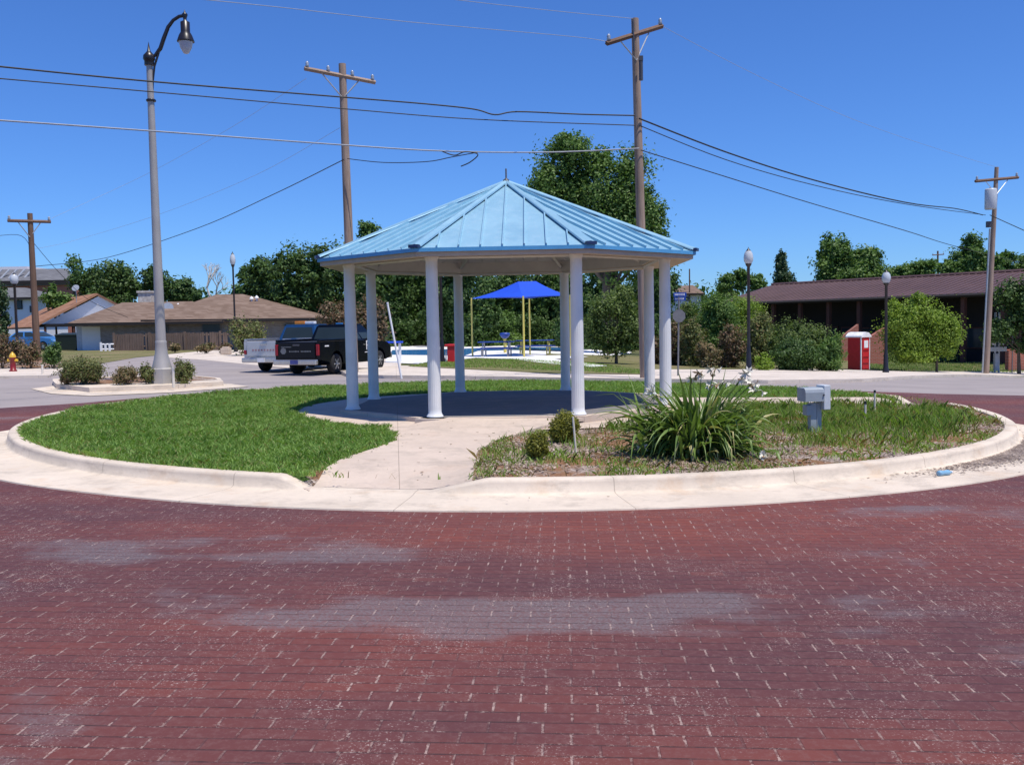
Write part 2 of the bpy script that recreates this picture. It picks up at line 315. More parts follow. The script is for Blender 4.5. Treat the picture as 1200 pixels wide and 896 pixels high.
class MB:
    def __init__(s): s.v = []; s.f = []; s.mi = []; s.sm = []; s.cur = 0
    def mat(s, i): s.cur = i; return s
    def add(s, vs, fs, smooth=False):
        b = len(s.v); s.v += [tuple(v) for v in vs]
        for f in fs: s.f.append(tuple(b + i for i in f)); s.mi.append(s.cur); s.sm.append(smooth)
        return s
    def box(s, c, sz, rz=0, rx=0, ry=0, taper=1., bev=0.):
        x, y, z = (q / 2 for q in sz); M = Matrix.Translation(c) @ Matrix.Rotation(rz, 4, 'Z') @ Matrix.Rotation(ry, 4, 'Y') @ Matrix.Rotation(rx, 4, 'X')
        if bev <= 0:
            vs = [(-x, -y, -z), (x, -y, -z), (x, y, -z), (-x, y, -z), (-x * taper, -y * taper, z), (x * taper, -y * taper, z), (x * taper, y * taper, z), (-x * taper, y * taper, z)]
            return s.add([M @ Vector(v) for v in vs], [(3, 2, 1, 0), (4, 5, 6, 7), (0, 1, 5, 4), (1, 2, 6, 5), (2, 3, 7, 6), (3, 0, 4, 7)])
        bm = bmesh.new(); bmesh.ops.create_cube(bm, size=1)
        for v in bm.verts: v.co = Vector((v.co.x * sz[0], v.co.y * sz[1], v.co.z * sz[2]))
        bmesh.ops.bevel(bm, geom=bm.edges[:], offset=bev, segments=2, affect='EDGES', profile=.5)
        bm.verts.index_update()
        s.add([M @ v.co for v in bm.verts], [[v.index for v in f.verts] for f in bm.faces]); bm.free(); return s
    def tube(s, pts, rad, n=8, caps=True, smooth=True):
        pts = [Vector(p) for p in pts]
        if not isinstance(rad, (list, tuple)): rad = [rad] * len(pts)
        rings = []; up = None
        for i, p in enumerate(pts):
            d = (pts[min(i + 1, len(pts) - 1)] - pts[max(i - 1, 0)]).normalized()
            if up is None: up = Vector((0, 0, 1)) if abs(d.z) < .9 else Vector((1, 0, 0))
            a = d.cross(up).normalized(); b = a.cross(d).normalized(); up = b
            rings.append([p + (a * math.cos(2 * PI * k / n) + b * math.sin(2 * PI * k / n)) * rad[i] for k in range(n)])
        vs = [v for r in rings for v in r]; fs = []
        for i in range(len(pts) - 1):
            for k in range(n): fs.append((i * n + k, i * n + (k + 1) % n, (i + 1) * n + (k + 1) % n, (i + 1) * n + k))
        s.add(vs, fs, smooth)
        if caps:
            s.add(rings[0], [tuple(range(n))]); s.add(rings[-1], [tuple(range(n))[::-1]])
        return s
    def lathe(s, prof, n=16, c=(0, 0, 0), M=None, smooth=True, flute=0, nf=0, ph=0):
        vs = []; fs = []
        for (r, z) in prof:
            for k in range(n):
                a = 2 * PI * k / n + ph; rr = r * (1 - flute * (.5 + .5 * math.cos(nf * a))) if nf else r
                v = Vector((rr * math.cos(a), rr * math.sin(a), z))
                vs.append((M @ v if M else v) + Vector(c))
        for i in range(len(prof) - 1):
            for k in range(n): fs.append((i * n + k, i * n + (k + 1) % n, (i + 1) * n + (k + 1) % n, (i + 1) * n + k))
        s.add(vs, fs, smooth); k0 = (len(prof) - 1) * n
        s.add(vs[:n], [tuple(range(n))[::-1]]); s.add(vs[k0:k0 + n], [tuple(range(n))])
        return s
    def prism(s, poly, axis, a, b, smooth=False):
        """poly: 2-D outline; axis 'y' puts it in xz, 'x' in yz, 'z' in xy"""
        n = len(poly)
        def P(p, t): return {'y': (p[0], t, p[1]), 'x': (t, p[0], p[1]), 'z': (p[0], p[1], t)}[axis]
        vs = [P(p, a) for p in poly] + [P(p, b) for p in poly]
        return s.add(vs, [tuple(range(n)), tuple(range(n, 2 * n))[::-1]] + [(i, (i + 1) % n, n + (i + 1) % n, n + i) for i in range(n)], smooth)
    def slab(s, poly3, t):
        """closed thin slab under a planar 3-D polygon"""
        P = [Vector(p) for p in poly3]; n = (P[1] - P[0]).cross(P[2] - P[0]).normalized()
        if n.z < 0: n = -n
        k = len(P); vs = P + [p - n * t for p in P]
        return s.add(vs, [tuple(range(k)), tuple(range(k, 2 * k))[::-1]] + [(i, (i + 1) % k, k + (i + 1) % k, k + i) for i in range(k)])
    def build(s, name, mats, parent=None, loc=None):
        me = bpy.data.meshes.new(name); me.from_pydata(s.v, [], s.f)
        me.polygons.foreach_set('material_index', s.mi); me.polygons.foreach_set('use_smooth', s.sm)
        bm = bmesh.new(); bm.from_mesh(me); bmesh.ops.recalc_face_normals(bm, faces=bm.faces[:]); bm.to_mesh(me); bm.free()
        return link(name, me, mats, parent, loc)

def tag(o, label=None, cat=None, group=None, kind=None):
    if label: o['label'] = label
    if cat: o['category'] = cat
    if group: o['group'] = group
    if kind: o['kind'] = kind
    return o
def thing(name, label, cat, loc=(0, 0, 0), rz=0, group=None):
    o = bpy.data.objects.new(name, None); COL.objects.link(o); o.location = loc; o.rotation_euler = (0, 0, rz)
    return tag(o, label, cat, group)
def dup(root, label, loc, rz=None, scale=None, group=None):
    r = root.copy(); COL.objects.link(r); r.location = loc
    if rz is not None: r.rotation_euler = (0, 0, rz)
    if scale is not None: r.scale = scale
    r['label'] = label
    if group: r['group'] = group
    for ch in list(root.children):
        c = ch.copy(); COL.objects.link(c); c.parent = r
        for g in list(ch.children):
            d = g.copy(); COL.objects.link(d); d.parent = c
    return r

def np_mesh(name, V, nper, mats, parent=None, loc=None, smooth=False):
    """V: (N*nper,3) vertices of N separate faces of nper corners"""
    V = np.asarray(V, np.float32).reshape(-1, 3); n = len(V); nf = n // nper
    me = bpy.data.meshes.new(name); me.vertices.add(n); me.vertices.foreach_set('co', V.ravel())
    me.loops.add(n); me.loops.foreach_set('vertex_index', np.arange(n, dtype=np.int32))
    me.polygons.add(nf); me.polygons.foreach_set('loop_start', np.arange(0, n, nper, dtype=np.int32))
    me.update(calc_edges=True)
    return link(name, me, mats, parent, loc)

def sheet(name, poly, dz, mat, zfn=None, cell=2., skirt=0.):
    """a ground sheet: polygon in plan, draped on the terrain dz above it"""
    bm = bmesh.new(); vs = [bm.verts.new((p[0], p[1], 0)) for p in poly]; bm.faces.new(vs)
    xs = [p[0] for p in poly]; ys = [p[1] for p in poly]
    for ax, lo, hi in ((0, min(xs), max(xs)), (1, min(ys), max(ys))):
        k = math.floor(lo / cell) + 1
        while k * cell < hi:
            co = [0, 0, 0]; co[ax] = k * cell; no = [0, 0, 0]; no[ax] = 1
            bmesh.ops.bisect_plane(bm, geom=bm.verts[:] + bm.edges[:] + bm.faces[:], plane_co=co, plane_no=no, dist=1e-5); k += 1
    bmesh.ops.triangulate(bm, faces=bm.faces[:])
    if skirt:
        ed = [e for e in bm.edges if e.is_boundary]; r = bmesh.ops.extrude_edge_only(bm, edges=ed)
        low = set(v for v in r['geom'] if isinstance(v, bmesh.types.BMVert))
    else: low = set()
    for v in bm.verts: v.co.z = (zfn(v.co.x, v.co.y) if zfn else tz(v.co.x, v.co.y)) + dz - (skirt if v in low else 0)
    bmesh.ops.recalc_face_normals(bm, faces=bm.faces[:])
    if sum(f.normal.z for f in bm.faces) < 0: bmesh.ops.reverse_faces(bm, faces=bm.faces[:])
    me = bpy.data.meshes.new(name); bm.to_mesh(me); bm.free()
    return link(name, me, mat)

def W(pxs, h=0.): return [tuple(at(x, y, h))[:2] for x, y in pxs]
def inpoly(X, Y, poly):
    ins = np.zeros(len(X), bool); n = len(poly)
    for i in range(n):
        x1, y1 = poly[i]; x2, y2 = poly[(i + 1) % n]
        c = ((y1 > Y) != (y2 > Y)) & (X < (x2 - x1) * (Y - y1) / (y2 - y1 + 1e-12) + x1); ins ^= c
    return ins
def vtz(X, Y):
    xc = np.clip(X, -28, 28); k = np.where(X > 0, .0018, 0.); t = np.clip(Y - 22, 0, 25)
    return -.012 * xc - k * xc * t

# ------------------------------------------------------------------ ground
bm = bmesh.new()
gx = [-1500, -700, -300, -150, -100] + [i * 2. for i in range(-36, 37)] + [100, 150, 300, 700, 1500]
gy = [-60, -30] + [i * 2. for i in range(-10, 51)] + [120, 150, 200, 300, 500, 900, 2500]
gv = [[bm.verts.new((x, y, tz(x, y) - .001)) for x in gx] for y in gy]
for j in range(len(gy) - 1):
    for i in range(len(gx) - 1): bm.faces.new((gv[j][i], gv[j][i + 1], gv[j + 1][i + 1], gv[j + 1][i]))
bmesh.ops.triangulate(bm, faces=bm.faces[:])
me = bpy.data.meshes.new('ground'); bm.to_mesh(me); bm.free(); tag(link('ground', me, 'far_ground'), kind='structure')

CX, CY, RK = 0., 18.1, 8.38
asph = W([(-700, 500), (-700, 448), (-60, 447), (62, 440), (128, 424), (130, 417), (232, 415), (300, 428), (400, 438), (640, 446.5), (760, 449), (900, 449.5), (1010, 448), (1200, 442), (1500, 436), (1800, 500)])
asph[0] = (-60, 15.); asph[-1] = (60, 15.)
tag(sheet('street', asph, .006, 'street_surface'), kind='structure')
bp = [(-60, -14), (60, -14), (60, 24), (20, 22.8), (12.2, 21.8), (10.2, 22.9)]
bp += [(CX + .2 + 10.5 * math.cos(R(a)), CY + 10.5 * math.sin(R(a))) for a in range(36, 142, 3)]
bp += [(-9.6, 21.7), (-11, 20.3), (-16, 19.4), (-60, 19)]
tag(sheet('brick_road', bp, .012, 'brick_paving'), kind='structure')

# kerb and gutter of the round island
def kerb_k(a):
    a %= 360
    def up(a, s, e): return max(0., min(1., (a - s) / (e - s)))
    k = 1.
    if 240 < a < 290: k = max(1 - up(a, 252.9, 254.9), up(a, 264., 268.2))
    if 0 < a < 30: k = max(1 - up(a, 2.2, 3.8), up(a, 11.5, 14.5))
    return k
prof = [(9.42, -.03, 0), (9.4, .026, 0), (8.62, .019, 0), (8.48, .023, 0), (8.44, .04, .5), (8.425, .13, 1), (8.415, .157, 1), (8.395, .168, 1), (8.26, .168, 1), (8.245, .16, 1), (8.24, .0, 1)]
bm = bmesh.new(); rings = []; N = 720
for i in range(N):
    a = 360 * i / N; k = kerb_k(a); row = []
    ga = a % 360; gw = max(0, min(1, (ga - 192) / 12)) * max(0, min(1, (348 - ga) / 12)); gw = gw * gw * (3 - 2 * gw)
    for (r, z, w) in prof:
        if r > 8.5: r = 8.5 + (r - 8.5) * (.06 + .94 * gw) - (.1 if r > 9 else 0) * gw
        wob = .006 * mnoise.noise(Vector((math.cos(R(a)) * 9, math.sin(R(a)) * 9, r)))
        rr = r + (0.05 * mnoise.noise(Vector((math.cos(R(a)) * 3, math.sin(R(a)) * 3, 0))) if r > 8.9 else wob)
        x, y = CX + rr * math.cos(R(a)), CY + rr * math.sin(R(a))
        zz = z if not w else (z * k + .033 * (1 - k) if z > 0 else -.05)
        row.append(bm.verts.new((x, y, tz(x, y) + zz + (wob * .5 if w else 0))))
    rings.append(row)
for i in range(N):
    A, B = rings[i], rings[(i + 1) % N]
    for j in range(len(prof) - 1):
        f = bm.faces.new((A[j], B[j], B[j + 1], A[j + 1])); f.smooth = j > 1 and j < 9
bmesh.ops.recalc_face_normals(bm, faces=bm.faces[:])
me = bpy.data.meshes.new('kerb'); bm.to_mesh(me); bm.free(); tag(link('kerb', me, 'kerb_concrete'), kind='structure')

def sstep(x): x = max(0., min(1., x)); return x * x * (3 - 2 * x)
def isl_h(x, y):
    r = math.hypot(x - CX, y - CY); a = math.degrees(math.atan2(y - CY, x - CX)) % 360
    k = 1.
    if 246 < a < 272: k = kerb_k(a)
    if 1 < a < 16: k = kerb_k(a)
    return .012 + .128 * (1 - (1 - k) * sstep((r - 7.2) / 1.0))
def islz(x, y): return tz(x, y) + isl_h(x, y)
tag(sheet('island_soil', [(CX + 8.25 * math.cos(R(a)), CY + 8.25 * math.sin(R(a))) for a in range(0, 360, 3)], 0, 'mulch_and_gravel_soil', islz, .4), kind='structure')
H = .145
PR = W([(499, 583), (545, 567), (556, 546), (560, 529), (583, 516), (618, 507), (655, 500), (700, 494)], H)     # right edge of path
PL = W([(463, 517), (440, 526), (405, 537), (380, 548), (362, 562)], H)
pathp = [(CX + 8.238 * math.cos(R(a)), CY + 8.238 * math.sin(R(a))) for a in (253, 255, 257, 259, 261, 263, 265, 267)] + PR[2:] + [(.9, 15.4), (-1.3, 15.4)] + W([(452, 502), (462, 508)], H) + PL
def path_z(x, y): return islz(x, y) + .075 * sstep((y - 13.4) / 1.9) * sstep((x + 1.75) / .7)
tag(sheet('path', pathp, .022, 'path_concrete', path_z, .4, .05), kind='structure')
GC = (0., 18.31)
apr = [(GC[0] + 4.0 * math.cos(R(a)), GC[1] + 4.0 * math.sin(R(a))) for a in range(0, 360, 6)]
tag(sheet('gazebo_apron', apr, .019, 'path_concrete', islz, .5), kind='structure')
rpath = [(3.2, 18.95), (7.6, 18.35), (8.13, 18.5), (8.05, 19.9), (7.5, 20.05), (3.2, 20.3)]
tag(sheet('side_path', rpath, .016, 'path_concrete', islz, .5), kind='structure')

# lawn of the island
Lp = W([(345, 567), (380, 548), (432, 529), (463, 517), (455, 504), (400, 500), (343, 487)], H)
def nz(X, Y, s, o): return np.array([mnoise.noise(Vector((x * s, y * s, o))) for x, y in zip(X, Y)])
def scatter_test(X, Y, mode):
    r = np.hypot(X - CX, Y - CY); ra = np.hypot(X - GC[0], Y - GC[1])
    jx, jy = nz(X, Y, 4., 20) * .12 + nz(X, Y, 13., 21) * .07, nz(X, Y, 4., 22) * .12 + nz(X, Y, 13., 23) * .07
    ok = (r < 8.27) & (np.hypot(X + jx - GC[0], Y + jy - GC[1]) > 4.0) & ~inpoly(X + jx, Y + jy, pathp) & ~inpoly(X, Y, rpath)
    left = (X < -1.0) & (Y < 18.6) & ~((X > -2.6) & (Y < 10.6) & (X - (-2.25) > (Y - 9.9) * .6))
    back = (Y > 18.6) & ~((X > 0) & (Y < 20.2))
    if mode == 'lawn': return ok & (left | back)
    return ok & ~(left | back)
def blades(name, n, mode, mat, hmin, hmax, w, kind_label, dens=None, lean=.5, box=(-8.3, 8.3, 9.8, 26.5)):
    X = RNG.uniform(box[0], box[1], n); Y = RNG.uniform(box[2], box[3], n)
    k = scatter_test(X, Y, mode)
    if dens is not None: k &= RNG.random(n) < dens(X, Y)
    X, Y = X[k], Y[k]; m = len(X)
    Z = vtz(X, Y) + .14
    h = RNG.uniform(hmin, hmax, m)
    patch = np.array([mnoise.noise(Vector((x * .9, y * .9, 3))) for x, y in zip(X, Y)])
    h *= (1 + .7 * patch) * (1 + .5 * nz(X, Y, 6., 4))
    a = RNG.uniform(0, 2 * PI, m); l = RNG.uniform(.1, 1., m) * lean * h; b = a + RNG.uniform(-.8, .8, m) + PI / 2
    ww = w * RNG.uniform(.6, 1.3, m)
    P0 = np.stack([X, Y, Z], 1); dx = np.stack([np.cos(b) * ww, np.sin(b) * ww, np.zeros(m)], 1)
    L = np.stack([np.cos(a) * l, np.sin(a) * l, h], 1); Mi = np.stack([np.cos(a) * l * .3, np.sin(a) * l * .3, h * .62], 1)
    V = np.stack([P0 - dx, P0 + dx, P0 + Mi + dx * .7, P0 + L, P0 + Mi - dx * .7], 1)
    return tag(np_mesh(name, V.reshape(-1, 3), 5, mat), kind_label[0], 'grass', kind='stuff')
lb = [(CX + 8.24 * math.cos(R(a)), CY + 8.24 * math.sin(R(a))) for a in range(10, 256, 4)]
lawnbase = lb + W([(380, 550), (432, 531), (462, 517), (455, 506), (400, 502), (344, 488)], H) + [(GC[0] + 3.98 * math.cos(R(a)), GC[1] + 3.98 * math.sin(R(a))) for a in range(196, 22, -6)] + [(4.5, 20.25), (7.6, 20.05)]
tag(sheet('island_lawn', lawnbase, .009, 'lawn_base', islz, .4), kind='structure')
blades('grass', 620000, 'lawn', 'lawn_blade', .035, .085, .0055, ('short green lawn grass covering the left and back of the island',), lambda X, Y: np.where(Y > 19, .55, 1.), 1.5)
blades('seed_stalks', 26000, 'lawn', 'far_blade', .06, .12, .003, ('thin dry seed stalks along the back left edge of the lawn',), lambda X, Y: np.where((np.abs(np.hypot(X - CX, Y - CY) - 8.0) < .3) & (X < -6) & (Y > 16), .6, .0), .5)
blades('dry_grass', 90000, 'lawn', 'dry_blade', .03, .07, .004, ('straw coloured dead blades mixed into the island lawn',),
       lambda X, Y: np.clip((np.abs(np.hypot(X - CX, Y - CY) - 7.9) < .25) * .9 + .10 + np.clip(nz(X, Y, .55, 31) * 1.6 - .25, 0, .7), 0, 1), 1.4)
def nz(X, Y, s, o): return np.array([mnoise.noise(Vector((x * s, y * s, o))) for x, y in zip(X, Y)])
def wd(X, Y):
    d = np.exp(-(((X - 6.2) / 1.9) ** 2 + ((Y - 15.3) / 2.3) ** 2)) * 1.7 + np.exp(-(((X - 4.4) / 1.) ** 2 + ((Y - 14.9) / 1.3) ** 2)) * .6 + .02
    d += np.exp(-(((X - 2.0) / .8) ** 2 + ((Y - 14.7) / .6) ** 2)) * .7
    r = np.hypot(X - CX, Y - CY)
    return np.clip(d * (nz(X, Y, 1.7, 8) * 2.2 + .7) * np.clip((7.95 - r) * 2, 0, 1), 0, 1)
blades('weeds', 380000, 'bed', 'weed_blade', .05, .17, .0055, ('patchy tall green weeds growing around the grey box',), wd, .9)
blades('low_weeds', 200000, 'bed', 'weed_blade', .025, .07, .006, ('low creeping weeds spread over the mulch bed',), lambda X, Y: np.clip(nz(X, Y, 1.3, 2) * 2.2 + .35, 0, .9), 1.5)
blades('dead_weeds', 90000, 'bed', 'dry_blade', .03, .12, .004, ('dead straw weeds lying on the mulch bed',), lambda X, Y: np.clip(nz(X, Y, .9, 5) * 1.6 + .25, .03, .8), 1.8)
# wood chips
n = 52000; X = RNG.uniform(-1, 8.2, n); Y = RNG.uniform(9.9, 19, n); k = scatter_test(X, Y, 'bed') & (RNG.random(n) < np.clip(nz(X, Y, .9, 11) * 2 + .45, .1, 1)); X, Y = X[k], Y[k]; m = len(X)
a = RNG.uniform(0, PI, m); L = RNG.uniform(.008, .03, m); w = RNG.uniform(.004, .014, m); tl = RNG.uniform(-.4, .4, m)
P0 = np.stack([X, Y, vtz(X, Y) + .14 + RNG.uniform(.004, .022, m)], 1)
d1 = np.stack([np.cos(a) * L, np.sin(a) * L, tl * L], 1); d2 = np.stack([-np.sin(a) * w, np.cos(a) * w, RNG.uniform(-.3, .3, m) * w], 1)
tag(np_mesh('wood_chips', np.stack([P0 - d1 - d2, P0 + d1 - d2, P0 + d1 + d2, P0 - d1 + d2], 1).reshape(-1, 3), 4, 'chips'), 'pale wood chips and gravel scattered over the planting bed', 'mulch', kind='stuff')
# debris along the gutter, right
n = 5200; a = R(RNG.normal(-43, 6.5, 1)[0]); A = np.radians(RNG.normal(-41, 7, n)); rr = 8.5 + np.abs(RNG.normal(0, .22, n)); X = CX + rr * np.cos(A); Y = CY + rr * np.sin(A)
a = RNG.uniform(0, PI, n); L = RNG.uniform(.006, .04, n); w = RNG.uniform(.003, .01, n)
P0 = np.stack([X, Y, vtz(X, Y) + .014 + RNG.uniform(.003, .02, n)], 1)
d1 = np.stack([np.cos(a) * L, np.sin(a) * L, 0 * L], 1); d2 = np.stack([-np.sin(a) * w, np.cos(a) * w, 0 * w], 1)
tag(np_mesh('gutter_debris', np.stack([P0 - d1 - d2, P0 + d1 - d2, P0 + d1 + d2, P0 - d1 + d2], 1).reshape(-1, 3), 4, 'chips'), 'dry leaves and dirt washed into the gutter by the kerb', 'debris', kind='stuff')

n = 130; X = RNG.uniform(-2.2, 1.2, n); Y = RNG.uniform(9.0, 15.2, n); k = inpoly(X, Y, pathp) | (np.hypot(X - CX, Y - CY) > 8.6) & (np.hypot(X - CX, Y - CY) < 9.1); X, Y = X[k], Y[k]; m = len(X)
a = RNG.uniform(0, PI, m); L = RNG.uniform(.004, .022, m); w = RNG.uniform(.003, .009, m)
P0 = np.stack([X, Y, [(path_z(x, y) if math.hypot(x, y - CY) < 8.3 else tz(x, y) + .02) + .03 for x, y in zip(X, Y)]], 1)
d1 = np.stack([np.cos(a) * L, np.sin(a) * L, 0 * L], 1); d2 = np.stack([-np.sin(a) * w, np.cos(a) * w, .002 + 0 * w], 1)
tag(np_mesh('leaf_litter', np.stack([P0 - d1 - d2, P0 + d1 - d2, P0 + d1 + d2, P0 - d1 + d2], 1).reshape(-1, 3), 4, 'leaf_redbrown'), 'small dry leaves scattered on the path and gutter', 'litter', kind='stuff')
# ------------------------------------------------------------------ far paving and verges
def cpoly(name, pxs, dz, mat, skirt=0., cell=2.): return tag(sheet(name, W(pxs), dz, mat, None, cell, skirt), kind='structure')
cpoly('parking_area', [(300, 428), (400, 437), (470, 440), (470, 425), (700, 425), (700, 411.5), (560, 410), (235, 410.5), (205, 414), (180, 418), (240, 422)], .013, 'pavement_concrete')
cpoly('far_sidewalk', [(398, 438), (410, 443), (640, 446), (900, 449.5), (1010, 448), (1200, 441.5), (1420, 437), (1420, 429), (1200, 436.5), (1000, 436), (860, 436), (640, 437), (520, 432), (470, 431.5)], .11, 'pavement_concrete', .11)
cpoly('verge_grass', [(478, 432.6), (560, 437), (640, 441.5), (756, 442.8), (757, 437), (690, 428), (560, 422), (500, 428)], .125, 'dry_grass')
cpoly('back_verge', [(640, 431), (760, 436.5), (1000, 435.3), (1200, 436), (1420, 428), (1420, 418), (1000, 424), (800, 421), (640, 416)], .1, 'dry_grass', .1)
cpoly('pool_path', [(520, 421.5), (600, 421), (660, 419), (690, 421), (650, 424), (712, 432.5), (694, 434), (640, 429.5), (600, 424)], .14, 'pool_deck')
cpoly('pool_surround', [(452, 425), (500, 427), (520, 421.5), (700, 420.5), (740, 414), (740, 404), (452, 404.5)], .02, 'pool_deck')
cpoly('pool', [(456, 416), (545, 417), (560, 411.5), (660, 412), (690, 410), (640, 407.3), (520, 409.6), (460, 410.5)], .03, 'pool_water')
cpoly('house_lawn', [(74, 423), (122, 425.5), (160, 419), (235, 411.5), (225, 408), (60, 408.5), (20, 414)], .02, 'dry_grass')
cpoly('corner_pavement', [(-120, 446), (58, 442.5), (72, 438), (75, 433.5), (-120, 435)], .09, 'pavement_concrete', .09)
cpoly('gravel_bed', [(-120, 435.5), (73, 432), (70, 421), (20, 416), (-120, 418)], .095, 'mulch_and_gravel_soil', .09)
# splitter island with its apron
cpoly('splitter_apron', [(36, 456), (60, 462), (105, 464.5), (200, 460.5), (292, 453.5), (268, 450), (70, 452)], .02, 'kerb_concrete', .0)
cpoly('splitter_kerb', [(62, 451.5), (66, 455.5), (105, 460.5), (200, 457), (262, 452.5), (258, 448), (224, 444.5), (222, 443.5), (120, 446), (62, 449)], .14, 'kerb_concrete', .13)
cpoly('splitter_bed', [(68, 450.8), (75, 453.0), (108, 456.2), (200, 453.4), (255, 450), (252, 448.4), (222, 445), (120, 447.3)], .146, 'mulch_and_gravel_soil')

# ------------------------------------------------------------------ gazebo
def gazebo():
    g = thing('gazebo', 'octagonal open gazebo with light blue metal roof on white fluted columns', 'gazebo', (GC[0] - .04, GC[1], 0), R(-1.2))
    def oc(ap, i, z): a = R(-90 + 22.5 + 45 * i); r = ap / math.cos(R(22.5)); return Vector((r * math.cos(a), r * math.sin(a), z))
    sl = MB(); sl.prism([oc(3.02, i, 0)[:2] for i in range(8)], 'z', .08, .25); sl.build('slab', 'path_concrete', g)
    fl = MB(); fl.prism([oc(2.86, i, 0)[:2] for i in range(8)], 'z', .20, .254); fl.build('floor', 'roof_shaded_floor', g)  # roof shade painted as a darker octagon inside the pale slab rim
    # front-left footing sticks out a little
    v = oc(2.79, 7, 0); MB().box((v.x - .02, v.y - .1, .2), (.42, .46, .1), R(-22)).build('footing', 'slab_concrete', g)
    for i in range(8):
        v = oc(2.79, i, 0)
        c = MB(); c.lathe([(.106, .36), (.103, 1.4), (.096, 2.78)], 96, (v.x, v.y, 0), flute=.035, nf=20)
        col = c.build('column', 'white_paint', g)
        b = MB(); b.lathe([(.135, .256), (.135, .278), (.122, .284), (.118, .305), (.108, .32), (.1065, .37)], 28, (v.x, v.y, 0)); b.build('column_base', 'white_paint', col)
        b = MB(); b.lathe([(.098, 2.75), (.104, 2.78), (.112, 2.80), (.112, 2.83)], 24, (v.x, v.y, 0)); b.build('capital', 'white_paint', col)
        k = MB(); d = v.normalized(); k.box((v.x + d.x * .02, v.y + d.y * .02, 2.862), (.34, .05, .05), math.atan2(d.y, d.x)); k.build('bracket', 'dark_steel', col)
    ZE, ZA, AP = 2.93, 4.36, 3.28
    apex = Vector((0, 0, ZA))
    rf = MB()
    for i in range(8): rf.add([oc(AP, i, ZE), oc(AP, i + 1, ZE), apex], [(0, 1, 2)])
    for i in range(8): rf.add([oc(AP, i, ZE - .05), oc(AP, i + 1, ZE - .05), oc(AP, i + 1, ZE), oc(AP, i, ZE)], [(0, 1, 2, 3)])
    roof = rf.build('roof', 'blue_roof_metal', g)
    # ceiling under the roof, with battens
    cl = MB(); ap2 = apex - Vector((0, 0, .22))
    for i in range(8): cl.add([oc(2.86, i, ZE + .02), oc(2.86, i + 1, ZE + .02), ap2], [(0, 2, 1)])
    for i in range(8):
        A, B = oc(2.86, i, ZE + .02), oc(2.86, i + 1, ZE + .02); m = (A + B) / 2
        for j in range(1, 8):
            t = j / 8; P = A.lerp(B, t); f = 1 - abs(2 * t - 1); Q = P + (ap2 - m) * f * .98
            cl.tube([P - Vector((0, 0, .006)), Q - Vector((0, 0, .006))], .012, 4, smooth=False)
    cl.build('ceiling', 'ceiling_white', g)
    so = MB()
    for i in range(8):
        so.mat(0).add([oc(AP - .02, i, ZE - .13), oc(AP - .02, i + 1, ZE - .13), oc(2.62, i + 1, ZE - .095), oc(2.62, i, ZE - .095)], [(0, 3, 2, 1)])
        so.add([oc(AP - .02, i, ZE - .13), oc(AP - .02, i + 1, ZE - .13), oc(AP - .02, i + 1, ZE - .045), oc(AP - .02, i, ZE - .045)], [(0, 1, 2, 3)])
        so.mat(1).add([oc(2.62, i, ZE - .095), oc(2.62, i + 1, ZE - .095), oc(2.62, i + 1, ZE + .14), oc(2.62, i, ZE + .14)], [(3, 2, 1, 0)]).mat(0)
    so.build('soffit', ['beige_fascia', 'ceiling_white'], g)
    rb = MB()
    for i in range(8):
        A, B = oc(2.70, i, ZE - .11), oc(2.70, i + 1, ZE - .11); rb.tube([A, B], .03, 4, smooth=False)
        C0 = oc(2.60, i, ZE + .0); rb.tube([C0, ap2 - Vector((0, 0, .06))], .035, 4, smooth=False)
    rb.build('ring_beam', 'ceiling_white', g)
    tr = MB()
    for i in range(8):
        A, B = oc(AP + .012, i, ZE - .03), oc(AP + .012, i + 1, ZE - .03); d = (B - A); tr.box((A + B) / 2, (d.length + .01, .03, .06), math.atan2(d.y, d.x))
    tr.build('eave_trim', 'blue_trim', g)
    sm = MB()
    for i in range(8):
        A, B = oc(AP, i, ZE), oc(AP, i + 1, ZE); m = (A + B) / 2; up = (apex - m); L = (B - A).length
        nrm = (B - A).cross(up).normalized(); nj = 7
        for j in range(1, nj + 1):
            t = j / (nj + 1); P = A.lerp(B, t); f = 1 - abs(2 * t - 1); Q = P + up * f * .985
            dx = (B - A).normalized() * .011; hh = nrm * .042
            sm.add([P - dx, P + dx, P + dx + hh, P - dx + hh, Q - dx, Q + dx, Q + dx + hh, Q - dx + hh],
                   [(0, 1, 2, 3), (7, 6, 5, 4), (0, 4, 5, 1), (1, 5, 6, 2), (2, 6, 7, 3), (3, 7, 4, 0)])
    sm.build('seams', 'blue_roof_metal', roof)
    for i in range(8):
        A = oc(AP + .01, i, ZE + .055); T = apex + Vector((0, 0, .062)); d = (T - A).normalized()
        s1 = Vector((-A.y, A.x, 0)).normalized(); up = s1.cross(d).normalized(); up = up if up.z > 0 else -up
        hp = MB(); w = .105
        def cs(P, w): return [P - s1 * w - up * .038, P - s1 * w * .9 - up * .016, P + up * .01, P + s1 * w * .9 - up * .016, P + s1 * w - up * .038, P - up * .05]
        r0, r1 = cs(A, w), cs(T - d * .02, .05)
        hp.add(r0 + r1, [tuple(range(6))[::-1], tuple(range(6, 12))] + [(k, (k + 1) % 6, 6 + (k + 1) % 6, 6 + k) for k in range(6)])
        hp.build('hip_cap', 'blue_roof_metal', g)
        MB().box(A + Vector((A.x, A.y, 0)).normalized() * .0 + Vector((0, 0, -.028)), (.10, .17, .05), math.atan2(A.y, A.x)).build('corner_clip', 'navy_clip', g)
    MB().lathe([(.07, ZA + .02), (.06, ZA + .06), (.02, ZA + .09), (.015, ZA + .10), (.015, ZA + .26), (.004, ZA + .28)], 16).build('finial', 'dark_steel', g)
